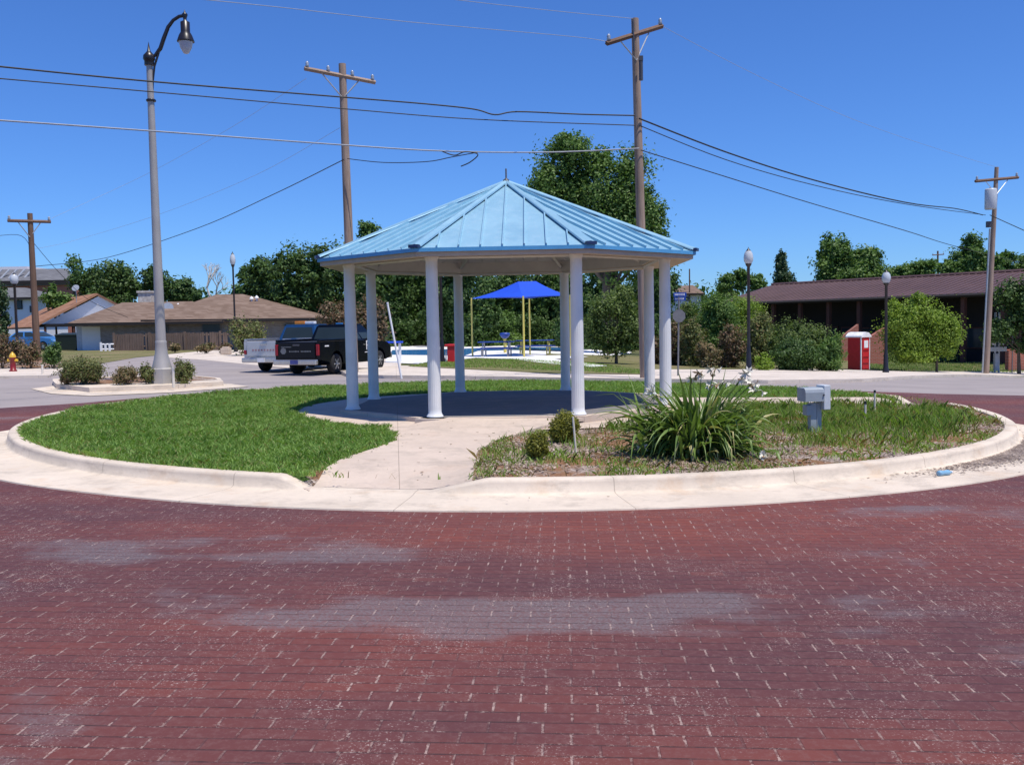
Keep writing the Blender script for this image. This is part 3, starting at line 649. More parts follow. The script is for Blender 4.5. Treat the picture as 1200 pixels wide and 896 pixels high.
    MB().box((.08, -.2, 3.35), (.16, .16, .34)).box((.08, -.2, 3.16), (.2, .2, .04)).build('light_fixture', 'beige_fascia', g)
    return g
gazebo()

# ------------------------------------------------------------------ plants
def leafcloud(lobes, leaf, dens=2.2, seed=0, clump=.2, flat=1., inner=.3, nmax=26000):
    """lobes: list of (centre, (rx,ry,rz)); returns quads in world-like coords"""
    g = np.random.default_rng(seed); out = []
    for c, r in lobes:
        r = np.array(r, float); rm = float(np.cbrt(np.prod(r))); area = 4 * PI * rm * rm
        n = int(min(nmax, area / (leaf * leaf * .5) * dens)); nc = max(5, int(9 + (rm / leaf) * 1.6))
        d = g.normal(size=(nc, 3)); d /= np.linalg.norm(d, axis=1)[:, None]
        rad = 1 - np.abs(g.normal(0, .16, nc)); rad[: nc // 5] *= 1.14
        cc = d * rad[:, None]
        cs = g.uniform(.55, 1.35, nc) * clump
        idx = g.integers(0, nc, n)
        p = cc[idx] + g.normal(size=(n, 3)) * cs[idx][:, None]
        ni = int(n * inner); q = g.normal(size=(ni, 3)); q /= np.linalg.norm(q, axis=1)[:, None]; q *= g.uniform(.2, .8, ni)[:, None]
        p = np.concatenate([p, q]); sz = np.concatenate([g.uniform(.6, 1.3, n), g.uniform(1.3, 2.2, ni)]) * leaf
        nr = p / (np.linalg.norm(p, axis=1)[:, None] + 1e-6) + g.normal(size=p.shape) * .75 + np.array([0, 0, .35])
        nr /= np.linalg.norm(nr, axis=1)[:, None]
        t = np.cross(nr, g.normal(size=p.shape)); t /= np.linalg.norm(t, axis=1)[:, None] + 1e-9; b = np.cross(nr, t)
        P = np.array(c) + p * r
        t *= (sz * .62)[:, None]; b *= (sz * .36 * flat)[:, None]
        out.append(np.stack([P - t, P + b * 1. - t * .1, P + t, P - b], 1))
    return np.concatenate(out).reshape(-1, 3)

def limbs(mb, base, h, lobes, r0, seed, lean=0):
    rnd = random.Random(seed); top = Vector((lean, 0, h * .55)); b = Vector((0, 0, -.15))
    mid = b.lerp(top, .5) + Vector((rnd.uniform(-.1, .1) * h * .12, 0, 0))
    mb.tube([b, mid, top], [r0 * 1.25, r0 * .9, r0 * .6], 9)
    for c, r in lobes:
        c = Vector(c)
        for k in range(3):
            st = b.lerp(top, rnd.uniform(.45, .98)); en = c + Vector((rnd.uniform(-.6, .6) * r[0], rnd.uniform(-.6, .6) * r[1], rnd.uniform(-.3, .6) * r[2]))
            m = st.lerp(en, .5) + Vector((0, 0, h * .03)); mb.tube([st, m, en], [r0 * .42, r0 * .25, r0 * .08], 6)

def tree(label, Y, lobes_px, mat, leaf=None, base_px=None, group=None, dens=2.2, cat='tree', name='tree', trunk=True, seed=None, sub=3, clump=.2, inner=.3, ry=.8, tr=.02, bark='bark', nmax=26000):
    """lobes_px: (px, py, rx, ry) outlines as seen, at distance Y"""
    seed = seed if seed is not None else int(lobes_px[0][0] * 7 + Y)
    if group in (G2, G3): lobes_px = list(lobes_px) + [(x, y + rz * 1.0, rx * .95, rz) for (x, y, rx, rz) in lobes_px if y + rz * .6 < 345]
    rnd = random.Random(seed); s = Y / F; leaf = (leaf or max(.05, s * 3.2)) * .72
    px = base_px if base_px is not None else sum(l[0] for l in lobes_px) / len(lobes_px)
    bx = pt(px, 400, Y).x; bz = tz(bx, Y); L = []
    for (x, y, rx, rz) in lobes_px:
        c = pt(x, y, Y) - Vector((bx, Y, bz)); a, b = rx * s, rz * s
        L.append((tuple(c), (a * .82, max(a, b) * ry * .8, b * .82)))
        for k in range(sub):
            an = rnd.uniform(0, 2 * PI); f = rnd.uniform(.35, .6)
            L.append(((c.x + math.cos(an) * a * (1 - f), c.y + rnd.uniform(-.6, .2) * a * ry, c.z + math.sin(an) * b * (1 - f)), (a * f, a * f * ry, b * f)))
    root = thing(name, label, cat, (bx, Y, bz), 0, group)
    np_mesh('crown', leafcloud(L, leaf, dens / (1 + sub * .25), seed, clump, inner=inner, nmax=nmax), 4, mat, root)
    if trunk:
        h = max(l[0][2] for l in L); mb = MB(); limbs(mb, None, h, L[:: sub + 1], max(.03, h * tr), seed); mb.build('trunk', bark, root)
    return root

def bush(label, base, w, h, mat, leaf=.06, dens=2., seed=1, group=None, name='shrub', stems=True, clump=.22, inner=.35, cat='shrub', trunkmat='bark', n=5, flat=1.):
    """a shrub w wide and h high standing at a ground point"""
    rnd = random.Random(seed); L = [((0, 0, h * .5), (w * .36, w * .34, h * .42))]
    for k in range(n):
        an = 2 * PI * k / n + rnd.uniform(-.4, .4); f = rnd.uniform(.22, .34)
        L.append(((math.cos(an) * w * .24, math.sin(an) * w * .22, h * rnd.uniform(.3, .72)), (w * f * .8, w * f * .8, h * f)))
    root = thing(name, label, cat, base, 0, group)
    np_mesh('foliage', leafcloud(L, leaf, dens, seed, clump, inner=inner, flat=flat), 4, mat, root)
    if stems:
        mb = MB()
        for k in range(9):
            an = rnd.uniform(0, 2 * PI); q = rnd.uniform(.2, .42) * w
            mb.tube([(0.02 * math.cos(an), .02 * math.sin(an), -.05), (q * .4 * math.cos(an), q * .4 * math.sin(an), h * .4), (q * math.cos(an), q * math.sin(an), h * rnd.uniform(.6, .95))], [w * .014, w * .01, w * .004], 5)
        mb.build('stem', trunkmat, root)
    return root
def bush_px(label, cx, top, base, wpx, mat, h0=0., **kw):
    b = at(cx, base, h0); h = hgt(b, top, cx); s = b.y / F
    kw.setdefault('leaf', max(.03, s * 2.4))
    return bush(label, tuple(b), wpx * s, h, mat, **kw)

G1 = 'trees behind the pool'; G2 = 'trees behind the brown metal roof'; G3 = 'trees behind the houses on the left'
# --- near plants on the island
bush_px('smaller round clipped shrub nearest the path on the mulch bed', 629, 508, 538, 27, 'leaf_yellowgreen', h0=H, leaf=.028, dens=4, n=7, group='round shrubs beside the path', clump=.3, inner=.6)
bush_px('larger round clipped shrub in front of the gazebo column', 662, 485, 518, 35, 'leaf_yellowgreen', h0=H, leaf=.028, dens=4, seed=5, n=7, group='round shrubs beside the path', clump=.3, inner=.6)

def lily():
    b = at(817, 533, H); root = thing('lily_plant', 'large clump of strap leaved lilies with fading white flowers', 'plant', tuple(b))
    rnd = random.Random(12); V = []
    lf = MB()
    def strap(x, y, az, ln, w, rise, droop, twist=0, mi=0):
        n = 9; pts = []; d = Vector((math.cos(az), math.sin(az), 0)); s = Vector((-d.y, d.x, 0)); p = Vector((x, y, 0)); ang = rise; st = ln / n; vs = []
        kink = rnd.random() < .25; kat = rnd.randint(4, 7)
        for i in range(n + 1):
            t = i / n; ww = w * (1 - t ** 3.2) * (.75 + .5 * math.sin(PI * min(1, t * 1.3)))
            tw = twist * t; side = (s * math.cos(tw) + Vector((0, 0, 1)) * math.sin(tw)); fold = Vector((0, 0, ww * .35))
            vs += [p - side * ww * .5 + fold, p, p + side * ww * .5 + fold]
            ang -= droop / n * (1 + 1.2 * t); 
            if kink and i == kat: ang -= rnd.uniform(.6, 1.3)
            ang = max(-1.45, ang)
            p = p + (d * math.cos(ang) + Vector((0, 0, 1)) * math.sin(ang)) * st
            if p.z < .01: p.z = .01
        fs = []
        for i in range(n):
            a = i * 3; fs += [(a, a + 1, a + 4, a + 3), (a + 1, a + 2, a + 5, a + 4)]
        lf.mat(mi).add(vs, fs, True)
    for k in range(640):
        az = rnd.uniform(0, 2 * PI); r = abs(rnd.gauss(0, .22)); out = rnd.random()
        x, y = r * 1.25 * math.cos(az), r * .7 * math.sin(az)
        rise = R(rnd.uniform(62, 92)) if out < .72 else R(rnd.uniform(28, 60))
        strap(x, y, az + rnd.gauss(0, .6), rnd.uniform(.6, 1.2) * (1 if out < .72 else .72), rnd.uniform(.03, .056), rise, rnd.uniform(.25, 1.9), rnd.uniform(-.9, .9))
    for k in range(90):
        az = rnd.uniform(0, 2 * PI); strap(rnd.gauss(0, .25), rnd.gauss(0, .15), az, rnd.uniform(.4, .8), rnd.uniform(.014, .03), R(rnd.uniform(0, 35)), rnd.uniform(.8, 2.), rnd.uniform(-1, 1), 1)
    lf.build('leaves', ['lily_leaf', 'dry_blade'], root)
    st = MB(); heads = []
    spots = [(822, 432), (838, 428), (812, 437), (848, 441), (873, 434), (867, 440), (764, 455), (881, 444), (835, 445), (888, 452), (758, 468)]
    for (px, py) in spots:
        q = pt(px, py + 5, b.y + rnd.uniform(-.25, .25)) - b
        bx = q.x * .45; mid = Vector((bx * 1.2, q.y * .5, q.z * .65)); st.tube([(bx, q.y * .4, 0), mid, q], [.011, .009, .006], 6); heads.append(q)
    st.build('flower_stalk', 'lily_leaf', root)
    heads.append(at(752, 536, H) + Vector((0, 0, .12)) - b); heads.append(at(899, 541, H) + Vector((0, 0, .05)) - b)
    for q in heads:
        fl = MB(); 
        for m in range(rnd.randint(2, 4)):
            c = q + Vector((rnd.uniform(-.045, .045), rnd.uniform(-.04, .04), rnd.uniform(-.03, .03))); fl.tube([q, c], .004, 4)
            ax = Vector((rnd.uniform(-1, 1), rnd.uniform(-1, .3), rnd.uniform(-.9, .5))).normalized(); s1 = ax.orthogonal().normalized(); s2 = ax.cross(s1)
            ln = rnd.uniform(.05, .085); spread = rnd.uniform(.25, .85)
            for k in range(6):
                a = 2 * PI * k / 6 + rnd.uniform(-.2, .2); d = s1 * math.cos(a) + s2 * math.sin(a); sd = ax.cross(d) * .013
                p1 = c + ax * ln * .5 + d * ln * .18 * spread; p2 = c + ax * ln * .85 + d * ln * (.3 + .5 * spread); p3 = c + ax * ln * rnd.uniform(.75, 1.05) + d * ln * (.45 + .9 * spread)
                fl.mat(1 if rnd.random() < .22 else 0).add([c, p1 - sd, p1 + sd, p2 - sd * .9, p2 + sd * .9, p3], [(0, 2, 1), (1, 2, 4, 3), (3, 4, 5)], True)
        fl.build('flower', ['petal_white', 'petal_dead'], root)
lily()

# --- meter box, stakes, litter
b = at(953, 507, H); s = b.y / F
mbx = thing('meter_pedestal', 'grey electrical meter pedestal with hooded box standing in the weeds', 'meter box', tuple(b), R(12)); mbx.scale = (.9, .9, .92)
MB().box((-.02, 0, .22), (.10, .10, .5)).box((.085, .01, .22), (.08, .09, .5)).build('post', 'box_grey', mbx)
MB().box((-.10, .0, .36), (.10, .14, .16), bev=.008).build('junction_box', 'box_grey', mbx)
hood = MB(); pf = [(-.14, .50), (-.14, .64), (-.125, .685), (-.09, .71), (.13, .71), (.13, .50)]
hood.prism(pf, 'x', -.21, .115); hood.build('hood', 'box_grey', mbx)
MB().box((.175, .0, .555), (.115, .25, .38), bev=.01).build('meter_housing', 'box_light', mbx)
MB().lathe([(.014, 0), (.014, .012)], 12, (.10, -.146, .60), Matrix.Rotation(R(90), 4, 'X')).build('lock', 'dark_steel', mbx)
def stake(label, px, py, top, r=.016, cap=True, h0=H, lean=0, toppx=None, mat='pvc_white', group='white marker stakes'):
    b = at(px, py, h0); h = hgt(b, top, px); dx = ((toppx - px) * b.y / F if toppx else 0) 
    t = thing('marker_stake', label, 'stake', tuple(b), 0, group)
    MB().tube([(0, 0, -.05), (dx, 0, h - (.04 if cap else 0))], r, 10).build('pipe', mat, t)
    if cap: MB().tube([(dx * .93, 0, h - .045), (dx, 0, h)], r * 1.25, 10).build('cap', 'black_cap', t)
stake('short white pipe with black cap nearest the grey meter box', 1014, 494, 470)
stake('taller white pipe with black cap further back in the weeds', 1025, 483, 457)
stake('thin leaning white stake beside the larger round shrub', 675.5, 531, 488, .013, False, toppx=672)
stake('white stake right of the street lamp base', 203.5, 452, 430, .035, False, .14)
stake('short white stake beside the dark bush near the hydrant', 50, 438, 427, .035, False, .09)
b = at(1107, 559, .0)
cup = thing('plastic_bottle', 'crushed clear blue plastic bottle lying in the gutter', 'litter', (b.x, b.y, b.z + .05), R(25))
MB().lathe([(.0, -.1), (.03, -.1), (.034, -.07), (.026, -.02), (.033, .03), (.03, .06), (.012, .085), (.012, .1)], 14, (0, 0, 0), Matrix.Rotation(R(90), 4, 'Y')).build('body', 'plastic_blue', cup)
MB().lathe([(.014, .1), (.014, .118)], 12, (0, 0, 0), Matrix.Rotation(R(90), 4, 'Y')).build('cap', 'ceramic_white', cup)

# ------------------------------------------------------------------ lamps
b = at(190.5, 449, .14); hL = hgt(b, 62, 190); s = b.y / F
lamp = thing('street_lamp', 'tall grey street lamp with black curved arm and hanging teardrop lantern', 'street lamp', tuple(b))
MB().lathe([(.32, -.1), (.32, .40), (.29, .43)], 8, smooth=False, ph=R(22.5)).build('base', 'pole_grey', lamp)
MB().lathe([(.27, .43), (.22, .6), (.165, .85), (.15, 1.1), (.155, 1.14), (.14, 1.18)], 20).build('flare', 'pole_grey', lamp)
lean = (pt(174, 75, b.y).x - b.x); Hh = hgt(b, 76, 174)
lean = lean * .2
MB().tube([(0, 0, 1.15), (lean * .5, 0, Hh * .55), (lean, 0, Hh)], [.135, .108, .082], 16).build('pole', 'pole_grey', lamp)
MB().lathe([(.13, Hh - .02), (.13, Hh + .1), (.16, Hh + .14), (.15, Hh + .24), (.07, Hh + .33), (.045, Hh + .36), (.0, Hh + .62)], 14, (lean, 0, 0)).build('finial', 'lamp_black', lamp)
Px = lambda px, py: pt(px, py, b.y) - b
def fix(v): return Vector((v.x - (Px(174, 75).x - lean), v.y, v.z))
arm = MB(); arm.tube([fix(Px(*p)) for p in ((176, 68), (181, 65), (187, 57), (191, 45), (196, 32), (202, 24), (209, 19.5), (215, 18.5))], [.045, .045, .055, .055, .05, .045, .045, .045], 10)
arm.tube([fix(Px(*p)) for p in ((185, 62), (180, 78), (178, 96), (177.5, 120), (176.5, 126))], .03, 8); 
A = arm.build('arm', 'lamp_black', lamp)
c = fix(Px(176, 118)); MB().lathe([(.12, -.03), (.135, 0), (.12, .03)], 14, c).build('clamp', 'lamp_black', lamp)
c = fix(Px(215.5, 18)); q = .0234 * b.y / 26.5
ln = MB(); ln.lathe([(.0, q * 6.5), (.03, q * 3), (.07, q * 1.4), (.075, 0), (.05, -q * 3), (.04, -q * 6), (q * 5.2, -q * 8), (q * 5.2, -q * 19), (q * 7.5, -q * 23), (q * 9.6, -q * 29), (q * 9.8, -q * 30), (q * 8, -q * 30)][::-1], 20, c)
lan = ln.build('lantern', 'lamp_black', lamp)
MB().lathe([(.0, -q * 44), (q * 3, -q * 43), (q * 6.5, -q * 37), (q * 8, -q * 30.2)], 18, c).build('globe', 'frosted', lan)

def acorn(label, px, base, top, h0=0., toppx=None):
    b = at(px, base, h0); h = hgt(b, top, px); k = h / 4.6
    t = thing('post_lamp', label, 'lamp post', tuple(b), 0, 'black post lamps with white acorn globes')
    MB().lathe([(.13, -.1), (.13, .12), (.10, .2), (.085, .7), (.07, .8), (.06, 1.), (.055, h - .75 * k), (.07, h - .72 * k), (.10, h - .68 * k), (.12, h - .62 * k)], 12).build('post', 'lamp_black', t)
    MB().lathe([(.11, h - .62 * k), (.165, h - .52 * k), (.175, h - .38 * k), (.15, h - .25 * k), (.09, h - .15 * k)], 16).build('globe', 'globe_white', t)
    MB().lathe([(.10, h - .16 * k), (.04, h - .09 * k), (.015, h - .05 * k), (.0, h)], 10).build('finial', 'lamp_black', t)
acorn('black post lamp with white globe in front of the brown roofed house', 276.5, 412, 294, .02)
acorn('black post lamp with white globe before the olive bushes', 877.5, 435.5, 289, .1)
acorn('black post lamp with white globe right of the red cabin', 1038, 436.5, 315, .1)
acorn('black post lamp partly hidden behind the front gazebo column', 518.5, 424, 300, .1)
acorn('black post lamp behind brown shrubs at the left edge', 21.5, 425, 318, .09)

# ------------------------------------------------------------------ utility poles and wires
def upole(label, base, top, Y=None, bpx=None, arm=None, rad=(.17, .12), mat='pole_wood', armmat='pole_wood', thick=.12, braces=True, group='wooden utility poles'):
    """base,top: photo points; arm: two photo points of the cross-arm"""
    if Y is None: b = at(*base, .1)
    else:
        b = pt(base[0], base[1], Y); b.z = tz(b.x, b.y)
    T = pt(top[0], top[1], b.y) - b
    t = thing('utility_pole', label, 'utility pole', tuple(b), 0, group)
    MB().tube([(0, 0, -.4), T * .5, T], [rad[0], (rad[0] + rad[1]) / 2, rad[1]], 14).build('pole', mat, t)
    if arm:
        A = pt(arm[0][0], arm[0][1], b.y - .45) - b; B = pt(arm[1][0], arm[1][1], b.y + .45 if arm[0][1] != arm[1][1] else b.y - .2) - b
        off = Vector((0, -rad[1] - thick * .5, 0)); A += off; B += off * .2
        d = B - A; ca = MB(); ca.tube([A, B], thick * .62, 4, smooth=False); ca.build('crossarm', armmat, t)
        m = A.lerp(B, .5)
        if braces:
            br = MB()
            for e in (A.lerp(B, .22), A.lerp(B, .78)): br.tube([e, Vector((T.x * .9, -rad[1], m.z - .75))], .022, 4, smooth=False)
            br.build('brace', 'galvanised', t)
        for f in (.04, .33, .67, .96) if arm[1][0] - arm[0][0] > 75 else (.04, .96):
            p = A.lerp(B, f); MB().lathe([(.025, .05), (.07, .1), (.045, .14), (.06, .18), (.03, .24)], 10, p).build('insulator', 'galvanised', t)
    return t, b, T
def zc(t, kids): pass
P1, b1, T1 = upole('weathered utility pole with slanting crossarm behind the gazebo left side', (414.5, 436), (401, 75), None, arm=((358, 82), (440, 97)))
P2, b2, T2 = upole('tallest utility pole rising behind the gazebo right side', (756, 443), (744, 22), None, arm=((710, 53), (776, 31)), armmat='dark_pole_wood', rad=(.15, .11))
P3, b3, T3 = upole('leaning utility pole with transformer at the right side', (1155, 437.5), (1168, 196), None, arm=((1141, 213), (1193, 208)), rad=(.16, .1), armmat='dark_pole_wood')
P4, b4, T4 = upole('dark brown utility pole with crossarm at the far left', (44, 422), (35, 250), None, arm=((11, 259), (60, 260)), mat='dark_pole_wood', armmat='dark_pole_wood')
P5, b5, T5 = upole('small distant utility pole behind the brown metal roof', (1099, 380), (1099, 294), 140, arm=((1092, 299), (1106, 298)), mat='dark_pole_wood', armmat='dark_pole_wood', braces=False)
P6, b6, T6 = upole('thin distant pole beside the blue street sign', (808, 380), (808, 315), 120, mat='dark_pole_wood', rad=(.1, .08))
# switch on P2
p = pt(751, 72, b2.y - .3) - b2; MB().tube([p - Vector((0, 0, .55)), p], .06, 8).box(p + Vector((0, 0, .08)), (.12, .12, .14)).build('fuse_cutout', 'dark_steel', P2)
c = MB(); c.tube([pt(741.5, 25, b2.y - .2) - b2, pt(743, 60, b2.y - .2) - b2], .03, 6); c.build('top_bracket', 'dark_steel', P2)
# conduit + transformer on P3
p = pt(1161, 233, b3.y - .45) - b3; s = b3.y / F
q = p - Vector((0, 0, .0)); MB().lathe([(.0, -s * 12), (s * 6, -s * 12), (s * 6.5, -s * 11), (s * 6.5, s * 10), (s * 5.8, s * 11.5), (0, s * 12)], 20, q).build('transformer', 'transformer_grey', P3)
MB().tube([p + Vector((-.05, 0, .38)), p + Vector((-.05, 0, .55))], .03, 8).tube([p + Vector((.08, -.05, .38)), p + Vector((.08, -.05, .52))], .03, 8).build('bushing', 'dark_steel', P3)
MB().box(pt(1158.5, 263, b3.y - .3) - b3, (.22, .14, .3)).build('fuse_box', 'dark_steel', P3)
MB().tube([Vector((-.22, -.1, -.1)), pt(1160, 268, b3.y - .25) - b3], .045, 8).build('conduit', 'galvanised', P3)

def wire(label, pts, r=.015, mat='wire_black'):
    P = [pt(x, y, Y) for x, y, Y in pts]; out = []
    for i in range(len(P) - 1):   # catmull-rom
        p0, p1, p2, p3 = P[max(i - 1, 0)], P[i], P[i + 1], P[min(i + 2, len(P) - 1)]
        for k in range(6):
            t = k / 6; out.append(.5 * ((2 * p1) + (p2 - p0) * t + (2 * p0 - 5 * p1 + 4 * p2 - p3) * t * t + (3 * p1 - p0 - 3 * p2 + p3) * t ** 3))
    out.append(P[-1])
    return tag(MB().tube(out, r, 6).build('power_line', mat), label, 'power line', 'overhead wires')
Y1, Y2, Y3, Y4 = b1.y, b2.y, b3.y, b4.y
wire('uppermost thick black cable running from left edge to the tallest pole', [(-60, 72, 22), (170, 95, 24.5), (402, 114, 27), (500, 122, 28), (555, 128, Y2 - 1), (580, 134.5, Y2 - 1), (607, 131, Y2 - .8), (680, 134, Y2 - .4), (744, 135.5, Y2 - .2)], .021)
wire('second thinner cable below the thick one reaching the tallest pole', [(-60, 87, 22), (170, 107, 24.5), (402, 127.5, 27), (560, 140, Y2 - 1), (744, 147, Y2 - .2)], .015)
wire('lowest pale cable crossing from left edge past the lamp post', [(-60, 137, 20), (170, 153, 23), (402, 170, 26), (520, 177, 27), (640, 178.5, Y2 - .5), (749, 174, Y2 - .2)], .02, 'wire_grey')
wire('drooping spliced cable between the two wooden poles', [(407, 186, Y1 - .3), (450, 190.5, Y1 - 1), (500, 189.5, Y1 - 2), (530, 184, Y2 + .5), (560, 178.5, Y2)], .014)
wire('short looping splice under the low cable left of gazebo peak', [(515, 176, 27), (532, 182, 27), (545, 178, 27), (560, 181, 27), (551, 190, 27), (540, 195, 27)], .017)
wire('cable sloping down left from the weathered pole to the houses', [(403, 187, Y1 - .3), (320, 228, Y1 + 6), (230, 268, Y1 + 14), (125, 302, Y1 + 24), (42, 312, Y4)], .016)
wire('thick black cable from the tallest pole to the transformer pole', [(749, 139, Y2 - .2), (850, 178, Y2 + 2), (950, 210, Y2 + 5), (1060, 237, Y2 + 7), (1120, 244.5, Y3 - 1), (1152, 252, Y3 - .2)], .024)
wire('thinner cable just below it towards the transformer pole', [(749, 147, Y2 - .2), (850, 187, Y2 + 2), (950, 216, Y2 + 5), (1060, 239, Y2 + 7), (1155, 252, Y3 - .2)], .014)
wire('low cable sagging from the tallest pole towards the right trees', [(751, 176, Y2 - .2), (850, 207, Y2 + 2), (950, 238, Y2 + 5), (1060, 270, Y2 + 7), (1125, 290, Y3 + 4), (1240, 318, Y3 + 16)], .015)
wire('black cable leaving the transformer pole at the right edge', [(1160, 252, Y3 - .2), (1200, 270, Y3 - 2), (1280, 306, Y3 - 6)], .02)
wire('faint high wire crossing the sky top left to the tallest pole', [(180, -6, 20), (330, 9, 22), (480, 26, 24), (670, 43, Y2 - 1), (712, 49, Y2 - .5)], .008, 'wire_grey')
wire('faint highest wire meeting the top of the tallest pole', [(480, -7, 24), (560, 3, 26), (660, 14, Y2 - 1), (742, 22, Y2 - .1)], .008, 'wire_grey')
wire('faint wire from the tallest pole to the transformer pole top', [(776, 31, Y2 + .4), (880, 85, Y2 + 3), (1000, 140, Y2 + 6), (1100, 175, Y3 - 2), (1168, 196, Y3)], .006, 'wire_grey')
wire('faint wire from crossarm of the weathered pole to the far left pole', [(359, 92, Y1), (270, 150, Y1 + 7), (170, 205, Y1 + 16), (60, 256, Y4)], .006, 'wire_grey')
wire('faint lower wire between weathered pole and the far left pole', [(398, 150, Y1), (300, 205, Y1 + 7), (190, 250, Y1 + 16), (90, 281, Y4 + 4), (40, 292, Y4)], .006, 'wire_grey')
wire('service wire dropping from the far left pole to the gabled house', [(38, 283, Y4), (70, 320, Y4 + 8), (105, 352, Y4 + 14), (150, 372, Y4 + 20)], .014)
wire('wire leaving the far left pole at the left edge', [(36, 290, Y4), (20, 275, Y4 - 1), (-40, 282, Y4 - 4)], .012)

# ------------------------------------------------------------------ street sign, right posts
b = at(794.5, 440, .11); h = hgt(b, 342, 797); s = b.y / F
sg = thing('street_sign', 'blue street name sign above the grey back of a stop sign', 'sign', tuple(b))
MB().tube([(0, 0, -.1), (0.05, 0, h)], .028, 8).build('post', 'sign_back', sg)
MB().lathe([(.215, -.006), (.215, .006)], 8, (.04, -.04, hgt(b, 370, 797)), Matrix.Rotation(R(90), 4, 'X') @ Matrix.Rotation(R(22.5), 4, 'Z'), smooth=False).build('stop_plate', 'sign_back', sg)
for zz, ww, rz in ((hgt(b, 345, 797), 15.5, R(8)), (hgt(b, 350, 797), 13.5, R(-14))):
    pl = MB().box((.08, -.02, zz), (ww * s, .012, 4.7 * s), rz); pl = pl.build('name_plate', 'sign_blue', sg)
    mk = MB(); x = -ww * s * .38
    while x < ww * s * .38:
        w = random.uniform(.5, 1.1) * s; mk.box((.08 + x * math.cos(rz), -.03 + x * math.sin(rz), zz), (w, .004, random.uniform(1.6, 2.6) * s), rz); x += w + .7 * s
    mk.build('lettering', 'decal_white', pl)
def rightpost(label, px, base, top, w, hplate):
    b = at(px, base, .1); h = hgt(b, top, px); s = b.y / F; t = thing('traffic_sign', label, 'sign', tuple(b))
    MB().tube([(0, 0, -.1), (0, 0, h)], .03, 8).build('post', 'sign_back', t)
    MB().box((0, -.045, h - hplate * s / 2), (w * s, .012, hplate * s)).build('plate', 'sign_back', t)
rightpost('narrow sign seen edge on right of the utility meters', 1186, 437, 371, 6, 16)
b = at(1168, 436.5, .1); s = b.y / F
ut = thing('utility_meters', 'group of white meter boxes on grey posts behind the leaning pole', 'meter boxes', tuple(b))
MB().tube([(-.1, 0, -.1), (-.1, 0, hgt(b, 366, 1166))], .05, 8).tube([(.1, 0, -.1), (.1, 0, hgt(b, 366, 1170))], .05, 8).box((-.02, 0, hgt(b, 424, 1167)), (.24, .2, .9)).build('post', 'galvanised', ut)
MB().box((0, -.12, hgt(b, 409, 1167)), (19 * s, .12, 5 * s)).build('shelf', 'transformer_grey', ut)
for dx in (-7, 3): MB().box((dx * s, -.14, hgt(b, 400, 1167)), (5.5 * s, .16, 8 * s), bev=.02).lathe([(2 * s, 0), (2 * s, .1)], 12, (dx * s, -.22, hgt(b, 400, 1167)), Matrix.Rotation(R(90), 4, 'X')).build('meter', 'transformer_grey', ut)

# red portable cabin
b = at(1006, 433, .1); s = b.y / F; h = hgt(b, 389, 1000)
pc = thing('portable_toilet', 'red portable toilet cabin with white domed roof beside the olive hedge', 'portable toilet', tuple(b), R(38))
w = .72 
MB().box((0, 0, h * .44), (w, w, h * .88)).build('body', 'red_plastic', pc)
dr = MB().box((0, -w / 2 - .02, h * .43), (w * .78, .03, h * .80)).build('door', 'red_plastic', pc)
for zz in (.18, .34, .52): MB().box((0, -w / 2 - .045, h * zz), (w * .6, .02, .05)).build('door_rib', 'tail_red', dr)
MB().box((0.02, -w / 2 - .04, h * .68), (.34, .012, .36)).build('notice', 'decal_white', dr)
fr = MB()
for sx in (-1, 1): fr.box((sx * w / 2, -w / 2, h * .43), (.05, .05, h * .86))
fr.build('door_frame', 'decal_white', pc)
rf = MB(); pr = [(-w * .62, h * .86), (-w * .6, h * .90), (-w * .3, h * .98), (0, h), (w * .3, h * .98), (w * .6, h * .90), (w * .62, h * .86)]
rf.prism(pr, 'y', -w * .6, w * .62); rf.build('roof', 'decal_white', pc)

# ------------------------------------------------------------------ hydrant, low block, bin
def hydrant():
    b = at(15.5, 435, .09); h = hgt(b, 412, 15); t = thing('fire_hydrant', 'dark red fire hydrant with yellow bonnet beside brown bushes', 'fire hydrant', tuple(b)); k = h / .8
    MB().lathe([(.15 * k, 0), (.15 * k, .05 * k), (.11 * k, .07 * k), (.11 * k, .5 * k), (.14 * k, .52 * k), (.14 * k, .57 * k)], 14).build('body', 'hydrant_red', t)
    MB().lathe([(.135 * k, .57 * k), (.12 * k, .66 * k), (.06 * k, .74 * k), (.03 * k, .76 * k), (.03 * k, .8 * k)], 14).build('bonnet', 'hydrant_yellow', t)
    MB().lathe([(.055 * k, -.2 * k), (.055 * k, .2 * k)], 10, (0, 0, .45 * k), Matrix.Rotation(R(90), 4, 'Y')).build('outlet', 'hydrant_yellow', t)
hydrant()
b = at(265, 415, .02); s = b.y / F
bl = thing('concrete_block', 'small pale concrete block at the kerb by the post lamp', 'block', tuple(b)); MB().box((0, 0, .18), (10 * s, .6, .36), bev=.03).build('body', 'path_concrete', bl)
MB().box((0, 0, .4), (7 * s, .4, .08), bev=.02).build('top', 'path_concrete', bl)
b = at(528, 424.5, .1); h = hgt(b, 403, 528)
bn = thing('litter_bin', 'narrow red litter bin between the gazebo columns', 'bin', tuple(b))
MB().box((0.03, 0, h * .5), (.30, .3, h), bev=.02).build('body', 'red_plastic', bn); MB().box((0, 0, h * .92), (.46, .38, .1), bev=.02).build('lid', 'red_plastic', bn); MB().box((-.18, -.1, h * .35), (.05, .05, h * .7)).build('post', 'galvanised', bn)
